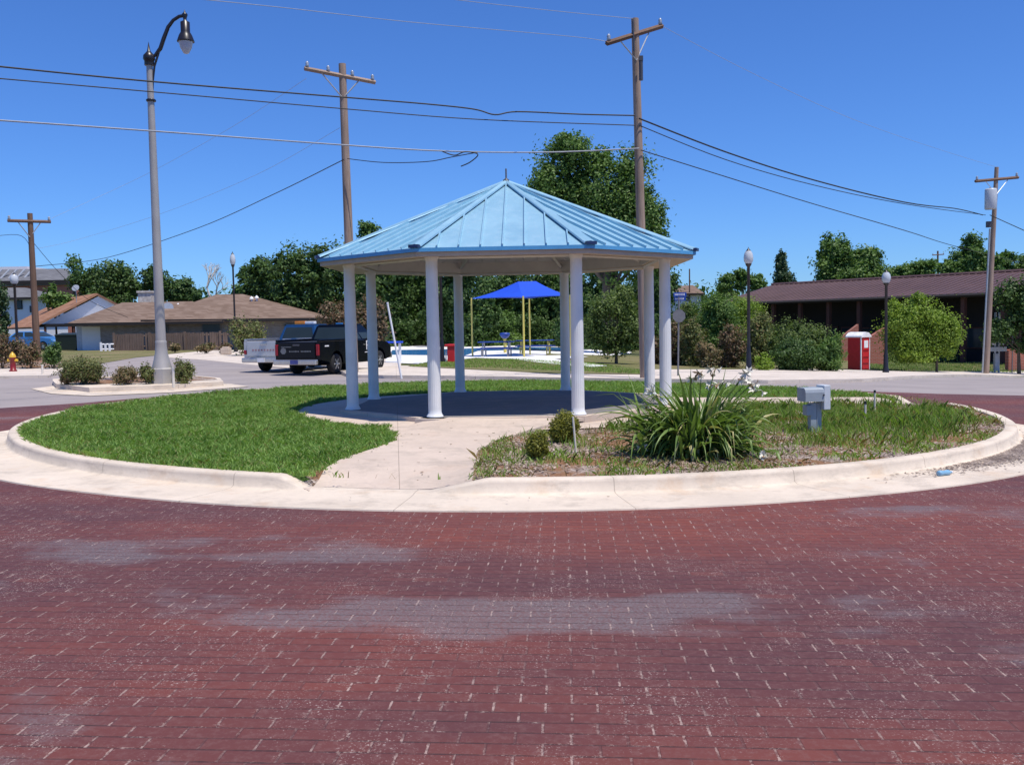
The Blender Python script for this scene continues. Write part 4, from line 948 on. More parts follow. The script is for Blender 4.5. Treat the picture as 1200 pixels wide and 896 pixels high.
# leaning white pole
b = at(470.5, 440, .11); T = pt(454, 355, b.y) - b
lp = thing('leaning_pole', 'thin white pole leaning left on the pavement by the pickup', 'pole', tuple(b)); MB().tube([(0, 0, -.1), T], [.034, .03], 10).build('pipe', 'decal_white', lp); MB().tube([T * .99, T * 1.01], .036, 10).build('cap', 'decal_white', lp)

# ------------------------------------------------------------------ vehicles
def arcpts(cx, cz, r, a0, a1, n=9): return [(cx + r * math.cos(R(a0 + (a1 - a0) * i / n)), cz + r * math.sin(R(a0 + (a1 - a0) * i / n))) for i in range(n + 1)]
def wheel(parent, x, y, r=.4, w=.26):
    t = MB(); M = Matrix.Rotation(R(90), 4, 'X')
    t.lathe([(r * .62, -w / 2), (r * .93, -w / 2), (r, -w * .36), (r, w * .36), (r * .93, w / 2), (r * .62, w / 2)], 24, (x, y, r), M)
    wh = t.build('wheel', 'rubber', parent)
    q = MB(); sd = 1 if y > 0 else -1
    q.lathe([(r * .62, -w * .44), (r * .62, w * .44)], 20, (x, y, r), M)
    for k in range(6): q.box((x + .3 * r * math.cos(k * PI / 3), y + sd * w * .46, r + .3 * r * math.sin(k * PI / 3)), (r * .5, .03, r * .13), 0, 0, -k * PI / 3)
    q.lathe([(r * .14, 0), (r * .14, .04)], 10, (x, y + sd * w * .48, r), M); q.build('rim', 'rim_metal', wh)
def pickup(label, base, rz, paint, cabpaint, doors4=True, scale=1., old=False):
    t = thing('pickup_truck', label, 'pickup truck', tuple(base), rz, 'pickup trucks parked in the lot'); t.scale = (scale,) * 3
    # x forward, tailgate at x=-1.25 (rear axle at 0), front axle 3.6
    rb, fb, top = -1.28, 4.62, 1.28
    prof = [(rb, .62), (rb, top), (1.15, top), (3.05, top), (3.3, top - .04), (4.3, top - .12), (4.55, top - .26), (fb, .95), (fb, .52)]
    prof += arcpts(3.62, .42, .50, 0, 180) + [(3.05, .42), (.52, .42)] + arcpts(0, .42, .50, 0, 180)[0:] + [(-.6, .5)]
    MB().prism(prof, 'y', -.98, .98).build('body', paint, t)
    bd = MB(); x0, x1 = rb + .1, 1.1
    bd.box(((x0 + x1) / 2, 0, top + .004), (x1 - x0, 1.7, .008)); bd.build('bed_liner', 'liner_black', t)
    MB().box(((rb + 1.15) / 2, .92, top + .05), (1.15 - rb, .11, .1), bev=.02).build('bed_rail', paint if not old else 'chrome', t)
    MB().box(((rb + 1.15) / 2, -.92, top + .05), (1.15 - rb, .11, .1), bev=.02).build('bed_rail', paint if not old else 'chrome', t)
    tg = MB().box((rb - .03, 0, .98), (.08, 1.62, .62), bev=.025).build('tailgate', paint, t)
    MB().box((rb - .085, 0, 1.17), (.03, .3, .07), bev=.01).build('handle', 'dark_steel' if not old else 'chrome', tg)
    if old:
        d = MB()
        for k in range(9): d.box((rb - .075, -.62 + k * .14, .93), (.006, .08, .07))
        d.build('lettering', 'faded_red', tg)
    else:
        d = MB(); x = -.3
        for k in range(15):
            if k in (7,): continue
            d.box((rb - .075, .30 - k * .065, .93), (.006, .045, random.uniform(.035, .07)))
        d.build('lettering', 'decal_grey', tg)
        d = MB(); d.lathe([(.13, 0), (.13, .006)], 7, (rb - .075, .58, .95), Matrix.Rotation(R(-90), 4, 'Y'), smooth=False); d.box((rb - .075, .45, 1.1), (.006, .45, .03)); d.build('emblem', 'decal_grey', tg)
    # lamps
    for sy in (-1, 1): MB().box((rb - .01, sy * .91, .98 if not old else .84), (.09, .13, .42 if not old else .16), bev=.02).build('tail_light', 'tail_red', t)
    bp = MB().box((rb - .16, 0, .52), (.2, 1.9, .2), bev=.04).build('rear_bumper', 'chrome', t)
    MB().box((rb - .268, 0, .53), (.012, .34, .17)).build('number_plate', 'plate_blue' if not old else 'decal_white', bp)
    MB().box((fb + .06, 0, .58), (.2, 1.95, .26), bev=.05).build('front_bumper', 'chrome', t)
    MB().box((fb + .01, 0, .93), (.05, 1.3, .26), bev=.02).build('grille', 'chrome', t)
    # cab
    c0, c1 = 1.2, 3.12; r0, r1 = 1.38, 2.55; zt = 1.9; wt = .72
    cb = MB(); cb.add([(c0, -.96, top - .02), (c1 + .18, -.96, top - .02), (c1 + .18, .96, top - .02), (c0, .96, top - .02), (r0, -wt, zt), (r1, -wt, zt), (r1, wt, zt), (r0, wt, zt)],
           [(3, 2, 1, 0), (4, 5, 6, 7), (0, 1, 5, 4), (1, 2, 6, 5), (2, 3, 7, 6), (3, 0, 4, 7)])
    cb.box(((r0 + r1) / 2, 0, zt + .02), (r1 - r0 - .04, wt * 1.9, .05), bev=.02)
    cb = cb.build('cab', cabpaint, t)
    def onside(u, v, sy):  # u along x, v up 0..1
        zb, ztp = top + .02, zt - .06; y = sy * (.96 + (wt - .96) * v + .006); z = zb + (ztp - zb) * v
        xa = c0 + (r0 - c0) * v; xb = c1 + .18 + (r1 - c1 - .18) * v; return (xa + (xb - xa) * u, y, z)
    for sy in (-1, 1):
        for (ua, ub) in ((.07, .40), (.46, .86)) if doors4 else ((.2, .8),):
            MB().add([onside(ua, .08, sy), onside(ub, .08, sy), onside(ub, .97, sy), onside(ua, .97, sy)], [(0, 1, 2, 3)]).build('side_window', 'dark_glass', cb)
        ml = MB().box((2.95, sy * 1.12, 1.42), (.12, .22, .26), bev=.03).build('mirror', 'dark_steel' if not old else 'chrome', t)
        for dx in (1.35, 2.25) if doors4 else (1.9,): MB().box((dx, sy * .995, 1.1), (.2, .03, .04)).build('door_handle', 'chrome', t)
    rwx = lambda v: c0 + (r0 - c0) * v - .008
    MB().add([(rwx(.12), -.78, top + .08), (rwx(.12), .78, top + .08), (rwx(.9), .64, zt - .07), (rwx(.9), -.64, zt - .07)], [(0, 1, 2, 3)]).build('rear_window', 'dark_glass', cb)
    fx = lambda v: c1 + .18 + (r1 - c1 - .18) * v + .008
    MB().add([(fx(.06), -.85, top + .02), (fx(.06), .85, top + .02), (fx(.92), .66, zt - .06), (fx(.92), -.66, zt - .06)], [(0, 1, 2, 3)]).build('windscreen', 'dark_glass', cb)
    for (x, y) in ((0, .84), (0, -.84), (3.62, .84), (3.62, -.84)): wheel(t, x, y)
    MB().tube([(0, -.75, .42), (0, .75, .42)], .09, 8).box((1.8, 0, .42), (5.2, .9, .16)).build('chassis', 'rubber', t)
    return t
b = at(368, 436)
tr1 = pickup('black crew cab pickup truck with white door lettering and chrome rear bumper', (-6.85, 33.7, tz(-6.7, 34) + .013), R(90 - 20), 'black_paint', 'black_paint', scale=.88)
fc = bpy.data.curves.new('lettering', 'FONT'); fc.body = 'Rus'; fc.size = .55; fc.extrude = .003
fo = bpy.data.objects.new('door_lettering', fc); COL.objects.link(fo); bpy.context.view_layer.update(); fo.data.materials.append(MATS['decal_white']); 
me_ = bpy.data.meshes.new_from_object(fo.evaluated_get(bpy.context.evaluated_depsgraph_get())); bpy.data.objects.remove(fo)
fo = bpy.data.objects.new('door_lettering', me_); COL.objects.link(fo); fo.parent = tr1
if not me_.materials: me_.materials.append(MATS['decal_white'])
fo.location = (2.35, -.99, .88); fo.rotation_euler = (R(90), 0, 0)
MB().box((-.75, -.985, 1.12), (.3, .006, .05)).box((2.45, -.985, .78), (.36, .006, .03)).build('badge', 'decal_white', tr1)
MB().box((1.95, 0, 1.96), (.12, .3, .09), bev=.02).build('roof_light', 'blue_paint', tr1)
b = at(312, 434)
tr2 = pickup('old silver pickup truck with blue cab and amber roof light bar', (-8.5, 35.8, tz(-8.5, 36) + .013), R(90 - 20), 'silver_paint', 'navy_paint', False, .88, True)
MB().box((1.9, .25, 2.02), (.22, .5, .14), bev=.02).build('light_bar', 'amber', tr2); MB().box((1.9, -.25, 2.02), (.22, .46, .12), bev=.02).build('light_bar', 'decal_white', tr2)

def sedan(label, base, rz, paint):
    t = thing('parked_car', label, 'car', tuple(base), rz)
    prof = [(-.95, .45), (-1.0, .8), (-.9, .95), (-.2, 1.0), (2.6, .98), (3.4, .85), (3.6, .65), (3.55, .35)] + arcpts(2.75, .32, .38, 0, 180) + [(.4, .32)] + arcpts(0, .32, .38, 0, 180) + [(-.6, .4)]
    MB().prism(prof, 'y', -.86, .86).build('body', paint, t)
    cb = MB(); cb.add([(-.35, -.82, .97), (2.5, -.82, .97), (2.5, .82, .97), (-.35, .82, .97), (.3, -.6, 1.42), (1.6, -.6, 1.42), (1.6, .6, 1.42), (.3, .6, 1.42)],
                      [(3, 2, 1, 0), (4, 5, 6, 7), (0, 1, 5, 4), (1, 2, 6, 5), (2, 3, 7, 6), (3, 0, 4, 7)]); cb = cb.build('cabin', paint, t)
    for sy in (-1, 1):
        g = MB()
        for u0, u1 in ((.08, .47), (.53, .92)):
            def P(u, v): xa, xb = -.35 + .65 * v, 2.5 - .9 * v; return (xa + (xb - xa) * u, sy * (.82 - .22 * v + .006), .97 + .45 * v)
            g.add([P(u0, .1), P(u1, .1), P(u1, .88), P(u0, .88)], [(0, 1, 2, 3)])
        g.build('side_window', 'dark_glass', cb)
    def Fw(v): return 2.5 - .9 * v + .01
    MB().add([(Fw(.1), -.7, 1.015), (Fw(.1), .7, 1.015), (Fw(.9), .56, 1.375), (Fw(.9), -.56, 1.375)], [(0, 1, 2, 3)]).build('windscreen', 'dark_glass', cb)
    def Bw(v): return -.35 + .65 * v - .01
    MB().add([(Bw(.1), -.7, 1.015), (Bw(.1), .7, 1.015), (Bw(.9), .56, 1.375), (Bw(.9), -.56, 1.375)], [(0, 1, 2, 3)]).build('rear_window', 'dark_glass', cb)
    for sy in (-.6, .6): MB().box((3.5, sy, .68), (.1, .32, .14), bev=.03).build('headlight', 'frosted', t)
    for (x, y) in ((0, .76), (0, -.76), (2.75, .76), (2.75, -.76)): wheel(t, x, y, .31, .2)
b = pt(33, 412, 72); sedan('blue car parked under the carport behind the brown bushes', (b.x - .6, 72, tz(b.x, 72)), R(-14), 'blue_car_paint')

# ------------------------------------------------------------------ pool side: shade, tables
def shade():
    b = at(613, 421, .02); root = thing('shade_canopy', 'bright blue square fabric shade canopy on yellow posts beside the pool', 'shade canopy', tuple(b))
    Yf = b.y; C = {}
    pts = dict(f=(613, 348, Yf), l=(552.5, 350, Yf + 3.9), r=(668, 346.5, Yf + 3.5), k=(620, 349, Yf + 7.4))
    W_ = {k: pt(*v) - b for k, v in pts.items()}
    apx = [pt(607, 330, Yf + 3.2) - b, pt(628, 329.5, Yf + 4.6) - b]
    zc_ = (W_['f'].z + W_['l'].z + W_['r'].z) / 3
    W_['k'].z = zc_ + .05
    ap = (apx[0] + apx[1]) / 2
    def sag(P, Q, A_, n=10):
        vs = []; fs = []
        for i in range(n + 1):
            for j in range(n + 1):
                e = P.lerp(Q, i / n); e = e + Vector((0, 0, .03 * math.sin(PI * i / n))); c = e.lerp(A_, j / n); c.z -= .07 * math.sin(PI * j / n)
                vs.append(c)
        for i in range(n):
            for j in range(n): a = i * (n + 1) + j; fs.append((a, a + 1, a + n + 2, a + n + 1))
        return vs, fs
    cn = MB()
    A0, A1 = apx
    for P, Q, A_ in (('l', 'f', A0), ('f', 'r', A1), ('r', 'k', A1), ('k', 'l', A0)):
        v, f = sag(W_[P], W_[Q], A_); cn.add(v, f, True)
    cn.add([A0, A1, W_['f'].lerp(A1, .999)], [(0, 1, 2)])
    # close the narrow ridge strip between both peaks
    def edge(P, A_, n=10): return [Vector((*(P.lerp(A_, j / n)).xy, P.lerp(A_, j / n).z - .07 * math.sin(PI * j / n))) for j in range(n + 1)]
    for P in ('f', 'k'):
        e0, e1 = edge(W_[P], A0), edge(W_[P], A1)
        for j in range(10): cn.add([e0[j], e1[j], e1[j + 1], e0[j + 1]], [(0, 1, 2, 3)], True)
    cn.build('canopy', 'canopy_blue', root)
    for k in W_:
        p = W_[k]; gz = tz(b.x + p.x, b.y + p.y) - b.z; MB().tube([(p.x, p.y, gz), (p.x, p.y, p.z + .05)], .048, 10).build('post', 'post_yellow', root)
shade()
def table(label, px, base, wpx, leg, rz=0, yl=False):
    b = at(px, base, .03); t = thing('picnic_table', label, 'picnic table', tuple(b), rz, 'blue picnic tables under the shade canopy'); L = wpx * b.y / F
    MB().box((0, 0, .78), (L, .8, .05), bev=.01).build('tabletop', 'table_blue', t)
    for sy in (-1, 1): MB().box((0, sy * .75, .47), (L, .28, .05), bev=.01).build('bench', 'table_blue', t)
    for sx in (-1, 1):
        l = MB(); x = sx * L * .36
        l.tube([(x, -.75, 0), (x, -.75, .45)], .04, 8).tube([(x, .75, 0), (x, .75, .45)], .04, 8).tube([(x, -.75, .42), (x, .75, .42)], .035, 8).tube([(x, -.35, .42), (x, -.3, .76)], .035, 8).tube([(x, .35, .42), (x, .3, .76)], .035, 8).tube([(x, -.3, 0), (x, -.3, .42)], .035, 8)
        l.build('leg', leg, t)
table('blue picnic table with grey metal legs nearer the gazebo', 582, 419, 42, 'galvanised', R(-6))
table('blue picnic table with yellow legs behind the centre post', 627, 415, 44, 'post_yellow', R(5))
b = at(592, 413, .03); h = hgt(b, 390, 592)
df = thing('drinking_fountain', 'purple bowl on short yellow post beside the pool', 'fountain', tuple(b)); MB().tube([(0, 0, 0), (0, 0, h - .2)], .09, 10).build('post', 'post_yellow', df); MB().lathe([(.05, h - .35), (.2, h - .25), (.3, h - .1), (.28, h), (.1, h + .02)], 14).build('bowl', 'table_blue', df)
b = at(458, 424, .02); h = hgt(b, 401, 458)
lc = thing('pool_bench', 'small blue topped bench with white legs past the pickup', 'bench', tuple(b)); MB().box((0, 0, h), (1.1, .6, .08), bev=.02).build('seat', 'canopy_blue', lc)
for sx in (-.42, .42): MB().box((sx, 0, h / 2), (.08, .4, h)).build('leg', 'decal_white', lc)

# ------------------------------------------------------------------ buildings
def Q(px, py, Y): return pt(px, py, Y)
def wallbox(px0, px1, Y, ztop, depth, zb=None):
    a, c = pt(px0, 400, Y), pt(px1, 400, Y); zb = min(tz(a.x, Y), tz(c.x, Y)) - .3 if zb is None else zb
    return ((a.x + c.x) / 2, Y + depth / 2, (zb + ztop) / 2), (c.x - a.x, depth, ztop - zb)
def win(parent, px, py, w, h, Y, mat='window_glass', frame='sign_back', ft=.06):
    p = pt(px, py, Y); s = Y / F; f = MB().box((p.x, Y - .05, p.z), (w * s + ft * 2, .1, h * s + ft * 2)).build('window', frame, parent)
    MB().box((p.x, Y - .104, p.z), (w * s, .02, h * s)).build('pane', mat, f)
# brown hip-roofed house
Yh = 68
hs = thing('brown_house', 'low grey brick house with brown hip roof behind the wooden fence', 'house')
c, sz = wallbox(118, 368, Yh, pt(240, 376, Yh).z, 9); MB().box(c, sz).build('wall', 'grey_brick', hs)
c, sz = wallbox(90, 117.5, Yh + .3, pt(100, 379, Yh).z, 8); MB().box(c, sz).build('side_wall', 'garage_white', hs)
gd = pt(106, 397, Yh); MB().box((gd.x, Yh + .22, gd.z), (22 * Yh / F, .12, 29 * Yh / F)).build('garage_door', 'white_siding', hs)
def hip(xl, xr, yl, yr, rx0, rx1, ry_, Y, D, parent, mat, name='roof', t=.18):
    A, B = pt(xl, yl, Y), pt(xr, yr, Y); C0, D0 = Vector((B.x, Y + D, B.z)), Vector((A.x, Y + D, A.z)); E0, F0 = pt(rx0, ry_[0], Y + D / 2), pt(rx1, ry_[1], Y + D / 2)
    m = MB(); m.slab([A, B, F0, E0], t); m.add([B, C0, F0], [(0, 1, 2)]); m.add([C0, D0, E0, F0], [(0, 1, 2, 3)]); m.add([D0, A, E0], [(0, 1, 2)]); m.add([A, B, C0, D0], [(3, 2, 1, 0)])
    r = m.build(name, mat, parent)
    fb = MB(); d = B - A; fb.box((A + B) / 2 + Vector((0, -.03, -.05)), (d.length, .06, .2), math.atan2(d.y, d.x), 0, -math.atan2(d.z, d.xy.length)); fb.build('fascia', 'dark_recess', r)
    return r
r1 = hip(165, 380, 375.5, 373, 253, 284, (345, 344.5), Yh - .9, 11, hs, 'brown_shingle')
r2 = hip(76, 262, 379.5, 376.5, 143, 225, (354.5, 353), Yh - 1.2, 9.5, hs, 'brown_shingle', t=.17)
ch = pt(172, 356, Yh + 7); MB().box((ch.x, Yh + 7, ch.z - .3), (15 * .066, .9, 2.6)).box((ch.x, Yh + 7, pt(172, 342, Yh + 7).z), (17 * .066, 1.05, .15)).build('chimney', 'stone_chimney', r2)
for px_, py_ in ((209, 363), (295, 355), (301, 354)):
    v = pt(px_, py_, Yh + 3); MB().tube([v - Vector((0, 0, .5)), v + Vector((0, 0, .35))], .06, 8).lathe([(.16, .3), (.1, .42), (0, .5)], 8, v).build('vent', 'white_siding', r1)
v = pt(197, 362, Yh + 2); MB().lathe([(.0, 0), (.3, .05), (.45, .14)], 14, v, Matrix.Rotation(R(70), 4, 'X')).build('satellite_dish', 'galvanised', r2)
for px_, w_ in ((248, 20), (190, 12), (340, 12)): win(hs, px_, 384, w_, 9, Yh)
# fence in front
def fence(label, p0, p1, top, Y0, Y1, mat='fence_wood', group=None, slatw=.14, gap=.02, seed=3):
    a, c = pt(p0, 400, Y0), pt(p1, 400, Y1); root = thing('wooden_fence', label, 'fence', (a.x, a.y, 0), 0, group); rnd = random.Random(seed)
    d = Vector((c.x - a.x, c.y - a.y, 0)); L = d.length; u = d.normalized(); an = math.atan2(u.y, u.x); m = MB(); x = 0
    zt = pt(p0, top, Y0).z
    while x < L:
        P = u * x; g = tz(a.x + P.x, a.y + P.y); h = zt - g + rnd.uniform(-.03, .03); m.box((P.x, P.y, g + h / 2 - .03), (slatw, .025, h), an); x += slatw + gap + (rnd.random() < .06) * .1
    m.build('slats', mat, root)
    r = MB()
    for f in (.25, .85):
        A = Vector((0, .03, 0)); g0 = tz(a.x, a.y); g1 = tz(c.x, c.y); r.tube([Vector((0, .04, g0 + (zt - g0) * f)), d + Vector((0, .04, g1 + (zt - g1) * f))], .05, 4, smooth=False)
    r.build('rail', mat, root)
    k = 0
    while k <= L: P = u * k; g = tz(a.x + P.x, a.y + P.y); MB().box((P.x, P.y - .05, g + (zt - g) / 2), (.13, .13, zt - g + .12), an).build('post', mat, root); k += 2.4
fence('dark weathered picket fence in front of the grey brick house', 134, 268, 391, 65.5, 65.5)
fence('pale short fence panel beside the white garage door', 118.5, 133, 402, 65, 65.2, 'white_siding', slatw=.14, gap=.12)
fence('grey board fence beyond the pool', 452, 548, 399, 78, 80, group=None)

# gabled house
Yg = 76; gh = thing('gabled_house', 'white gabled house with orange brown roof and dark carport', 'house')
A = pt(115, 343.5, Yg + 3.4); Lp_ = pt(38, 383, Yg - .7); Rp_ = pt(168, 371, Yg + 7); sh = Vector((-8.4, 12, 0))
bl_ = pt(48, 381.5, Yg); MB().slab([bl_, pt(115, 345.5, Yg), pt(160, 371, Yg), pt(160, 381.5, Yg)], 0) 
g = MB(); q = [bl_, A - Vector((0, 0, .25)), pt(158, 368, Yg + 6.4), pt(158, 381.5, Yg + 6.4)]; g.add(q + [v + Vector((0, .2, 0)) for v in q], [(0, 1, 2, 3), (7, 6, 5, 4), (0, 4, 5, 1), (1, 5, 6, 2), (2, 6, 7, 3), (3, 7, 4, 0)]); g.build('gable', 'white_siding', gh)
f0 = Vector((0, -.22, 0))
rl = MB(); rl.slab([Lp_ + f0, A + f0, A + sh, Lp_ + sh], .16); rl.slab([A + f0, Rp_ + f0, Rp_ + sh, A + sh], .16); rl = rl.build('roof', 'orange_shingle', gh)
zc1 = bl_.z; gz = tz(-30, Yg)
MB().box((pt(100, 400, Yg).x, Yg + 6, (zc1 + gz) / 2), (110 * Yg / F, .2, zc1 - gz)).build('back_wall', 'brown_wall', gh)
MB().box((pt(66, 400, Yg).x, Yg + .2, zc1 + .0), (55 * Yg / F, .4, .25)).build('beam', 'dark_recess', gh)
MB().box((pt(104, 400, Yg).x, Yg + 3, (zc1 + gz) / 2), (30 * Yg / F, 6, zc1 - gz - .02)).build('side_wall', 'garage_white', gh)
for px_ in (53, 87): MB().box((pt(px_, 400, Yg).x, Yg + .1, (zc1 + gz) / 2), (.14, .14, zc1 - gz)).build('carport_post', 'brown_wall', gh)
v = pt(89, 338, Yg + 3); MB().lathe([(.0, 0), (.2, .04), (.3, .1)], 14, v, Matrix.Rotation(R(60), 4, 'X')).tube([v, v - Vector((0, 0, 1.2))], .03, 6).build('satellite_dish', 'galvanised', gh)
b = pt(82, 411, 70); db = thing('rubbish_bin', 'dark green rubbish container beside the white garage door', 'bin', (b.x, 70, tz(b.x, 70)))
MB().box((0, 0, .55), (1.4, 1.1, 1.1), taper=1.08).build('body', 'bin_green', db); MB().box((0, 0, 1.16), (1.6, 1.25, .1), 0, R(6), bev=.03).build('lid', 'bin_green', db)

# white two-storey house + brick hall
wh = thing('white_house', 'white two storey house with grey roof behind the far left lamp', 'house'); Yw = 98
c, sz = wallbox(3, 38, Yw, pt(20, 348, Yw).z, 8); MB().box(c, sz).build('wall', 'white_siding', wh)
hip(-2, 43, 349.5, 348.5, 8, 30, (337, 337), Yw - .6, 9, wh, 'grey_shingle'); win(wh, 22.5, 357, 6.5, 9, Yw, frame='dark_recess'); win(wh, 37, 362, 2, 6, Yw, frame='dark_recess')
bh = thing('brick_hall', 'large red brick hall with dark grey roof behind the houses', 'building'); Yb = 132
c, sz = wallbox(-60, 84, Yb, pt(40, 330, Yb).z, 20); MB().box(c, sz).build('wall', 'red_brick', bh)
rp = [pt(-64, 333, Yb - .6), pt(88, 329, Yb - .6), pt(80, 314.5, Yb + 10), pt(-64, 317, Yb + 10)]; rr_ = MB().slab(rp, .5).build('roof', 'grey_shingle', bh)
c, sz = wallbox(-60, 36, Yb + 14, pt(10, 312.5, Yb + 14).z, 8); MB().box(c, sz).build('rear_block', 'white_siding', bh)
for k in range(-5, 3): v = pt(14 + k * 9, 322, Yb + 4); MB().box(v, (.25, 3.2, .12), 0, R(30)).build('roof_rail', 'galvanised', rr_)
c = MB(); c.box((pt(12, 330, Yb).x, Yb - .5, pt(12, 331.5, Yb).z), (140 * Yb / F, .5, .5)); c.build('gutter', 'dark_recess', bh)

# long brown roofed building on the right
def longhall():
    root = thing('long_hall', 'long low building with brown metal roof and shaded open front', 'building')
    EA, EB = pt(838, 355.5, 84), pt(1290, 337.5, 57); RA, RB = pt(828, 335.5, 92), pt(1290, 307, 66)
    u = (EB - EA); uh = Vector((u.x, u.y, 0)).normalized(); nb = Vector((-uh.y, uh.x, 0)); nb = nb if nb.y > 0 else -nb
    RA = Vector((EA.x, EA.y, 0)) + nb * 7; RB = Vector((EB.x, EB.y, 0)) + nb * 7
    # ridge height from the photo
    def zat(p, py):
        v = R3.inverted() @ (Vector((p.x, p.y, 2)) - Vector((0, 0, CAMZ))); px = 600 + F * v.x / -v.z; return pt(px, py, p.y).z
    RA.z = zat(RA, 334); RB.z = zat(RB, 309)
    BA, BB = EA + nb * 14, EB + nb * 14
    m = MB(); m.slab([EA, EB, RB, RA], .2); m.slab([RA, RB, BB, BA], .2); rf = m.build('roof', 'brown_metal_roof', root)
    sm = MB(); L = (EB - EA).length; n = int(L / .55)
    for i in range(1, n):
        t = i / n; P, Qq = EA.lerp(EB, t), RA.lerp(RB, t); sm.tube([P + Vector((0, 0, .02)), Qq + Vector((0, 0, .02))], .03, 4, caps=False, smooth=False)
    sm.build('seams', 'brown_metal_roof', rf)
    fb = MB(); fb.tube([EA - Vector((0, 0, .12)), EB - Vector((0, 0, .12))], .13, 4, smooth=False); fb.build('fascia', 'dark_recess', rf)
    rc = MB(); rc.tube([RA + Vector((0, 0, .05)), RB + Vector((0, 0, .05))], .12, 4, smooth=False); rc.build('ridge_cap', 'brown_metal_roof', rf)
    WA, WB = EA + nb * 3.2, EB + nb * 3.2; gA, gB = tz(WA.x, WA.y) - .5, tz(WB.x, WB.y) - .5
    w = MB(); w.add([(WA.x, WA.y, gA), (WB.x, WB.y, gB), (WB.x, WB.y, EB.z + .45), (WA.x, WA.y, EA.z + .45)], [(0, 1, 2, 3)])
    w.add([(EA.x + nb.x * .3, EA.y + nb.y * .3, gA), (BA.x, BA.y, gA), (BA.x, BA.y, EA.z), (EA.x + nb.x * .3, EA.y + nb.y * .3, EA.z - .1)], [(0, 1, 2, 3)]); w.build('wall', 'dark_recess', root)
    for t in np.linspace(.02, .98, 12):
        P = EA.lerp(EB, float(t)) + nb * .5; g = tz(P.x, P.y) - .3; MB().box((P.x, P.y, (g + P.z) / 2 - .1), (.28, .28, P.z - g - .2), math.atan2(uh.y, uh.x)).build('column', 'brown_wall', root)
    n = 18
    for i in range(n):
        t = (i + .5) / n; P = WA.lerp(WB, t) - nb * .04; g = tz(P.x, P.y); f = MB().box((P.x, P.y, g + 1.7), (1.5, .06, 1.5), math.atan2(uh.y, uh.x)).build('window', 'brown_wall', root)
        MB().box((P.x - nb.x * .04, P.y - nb.y * .04, g + 1.7), (1.3, .03, 1.3), math.atan2(uh.y, uh.x)).build('pane', 'dark_glass', f)
    # sloping brick buttress walls
    for px_, hi, lo, Y in ((1027, 384, 396, 58), (1192, 406, 410, 55), (996, 380, 395, 64)):
        b = pt(px_, 415, Y); g = tz(b.x, Y) - .2; s = Y / F; z1, z0 = pt(px_, hi, Y).z, pt(px_, lo, Y).z
        mb = MB(); w_ = 20 * s; mb.add([(b.x - w_ / 2, Y, g), (b.x + w_ / 2, Y, g), (b.x + w_ / 2, Y, z1), (b.x - w_ / 2, Y, z0), (b.x - w_ / 2, Y + .4, g), (b.x + w_ / 2, Y + .4, g), (b.x + w_ / 2, Y + .4, z1), (b.x - w_ / 2, Y + .4, z0)],
                  [(0, 1, 2, 3), (7, 6, 5, 4), (0, 4, 5, 1), (1, 5, 6, 2), (2, 6, 7, 3), (3, 7, 4, 0)]); mb.build('buttress', 'red_brick', root)
longhall()
# small shed by the pool, far small house
sd = thing('garden_shed', 'small shed with orange brown roof beyond the pool fence', 'shed'); Ys = 84
c, sz = wallbox(474, 500, Ys, pt(487, 396, Ys).z, 3); MB().box(c, sz).build('wall', 'brown_wall', sd)
MB().slab([pt(470, 397, Ys - .4), pt(502, 396, Ys - .4), pt(496, 385.5, Ys + 1.5), pt(471, 385.5, Ys + 1.5)], .12).slab([pt(471, 385.5, Ys + 1.5), pt(496, 385.5, Ys + 1.5), pt(500, 394, Ys + 3.4), pt(474, 394, Ys + 3.4)], .12).build('roof', 'orange_shingle', sd)
fh = thing('distant_house', 'distant pale house with tan roof left of the brown metal roof', 'house'); Yf = 120
c, sz = wallbox(790, 822, Yf, pt(806, 343, Yf).z, 8); MB().box(c, sz).build('wall', 'white_siding', fh)
hip(787, 826, 344, 344, 796, 812, (335, 334), Yf - .6, 9, fh, 'brown_shingle'); win(fh, 806, 350, 4, 4, Yf)

# ------------------------------------------------------------------ trees
G1 = 'trees behind the pool'; G2 = 'trees behind the brown metal roof'; G3 = 'trees behind the houses on the left'
tree('tall broad cottonwood rising above the right side of the gazebo roof', 62, [(664, 205, 44, 44), (640, 250, 30, 34), (700, 225, 36, 48), (742, 215, 32, 42), (690, 275, 48, 40), (752, 265, 30, 48), (735, 305, 40, 36), (770, 300, 22, 30), (705, 190, 22, 18), (655, 225, 36, 36), (722, 250, 40, 40), (668, 180, 30, 22)], 'leaf_tree', .24, 715, dens=1.7, clump=.21, inner=.12, sub=4, tr=.03)
forest = [(352, 312, 34, 30, 74), (318, 322, 30, 26, 78), (296, 330, 18, 22, 80), (430, 275, 18, 16, 84), (395, 318, 36, 38, 74), (445, 330, 40, 40, 74), (490, 325, 38, 42, 76), (540, 330, 38, 40, 72), (590, 345, 36, 36, 80), (640, 335, 38, 42, 78), (688, 345, 34, 38, 72), (735, 355, 32, 34, 76), (775, 345, 26, 34, 80)]
words = ['dark broad tree top left of the weathered pole', 'lower tree left of the dark broad tree behind the house', 'small tree above the right end of the house roof', 'tree tip showing just left of the gazebo eave',
         'dark tree behind the leftmost gazebo columns', 'dark tree behind the leaning white pole', 'dark tree right of the front gazebo column', 'dark tree above the left canopy corner', 'darkest tree behind the blue canopy', 'dark tree behind the right gazebo columns',
         'dark tree behind the small light green tree', 'dark tree behind the tallest utility pole base', 'dark tree between the right columns and the street sign']
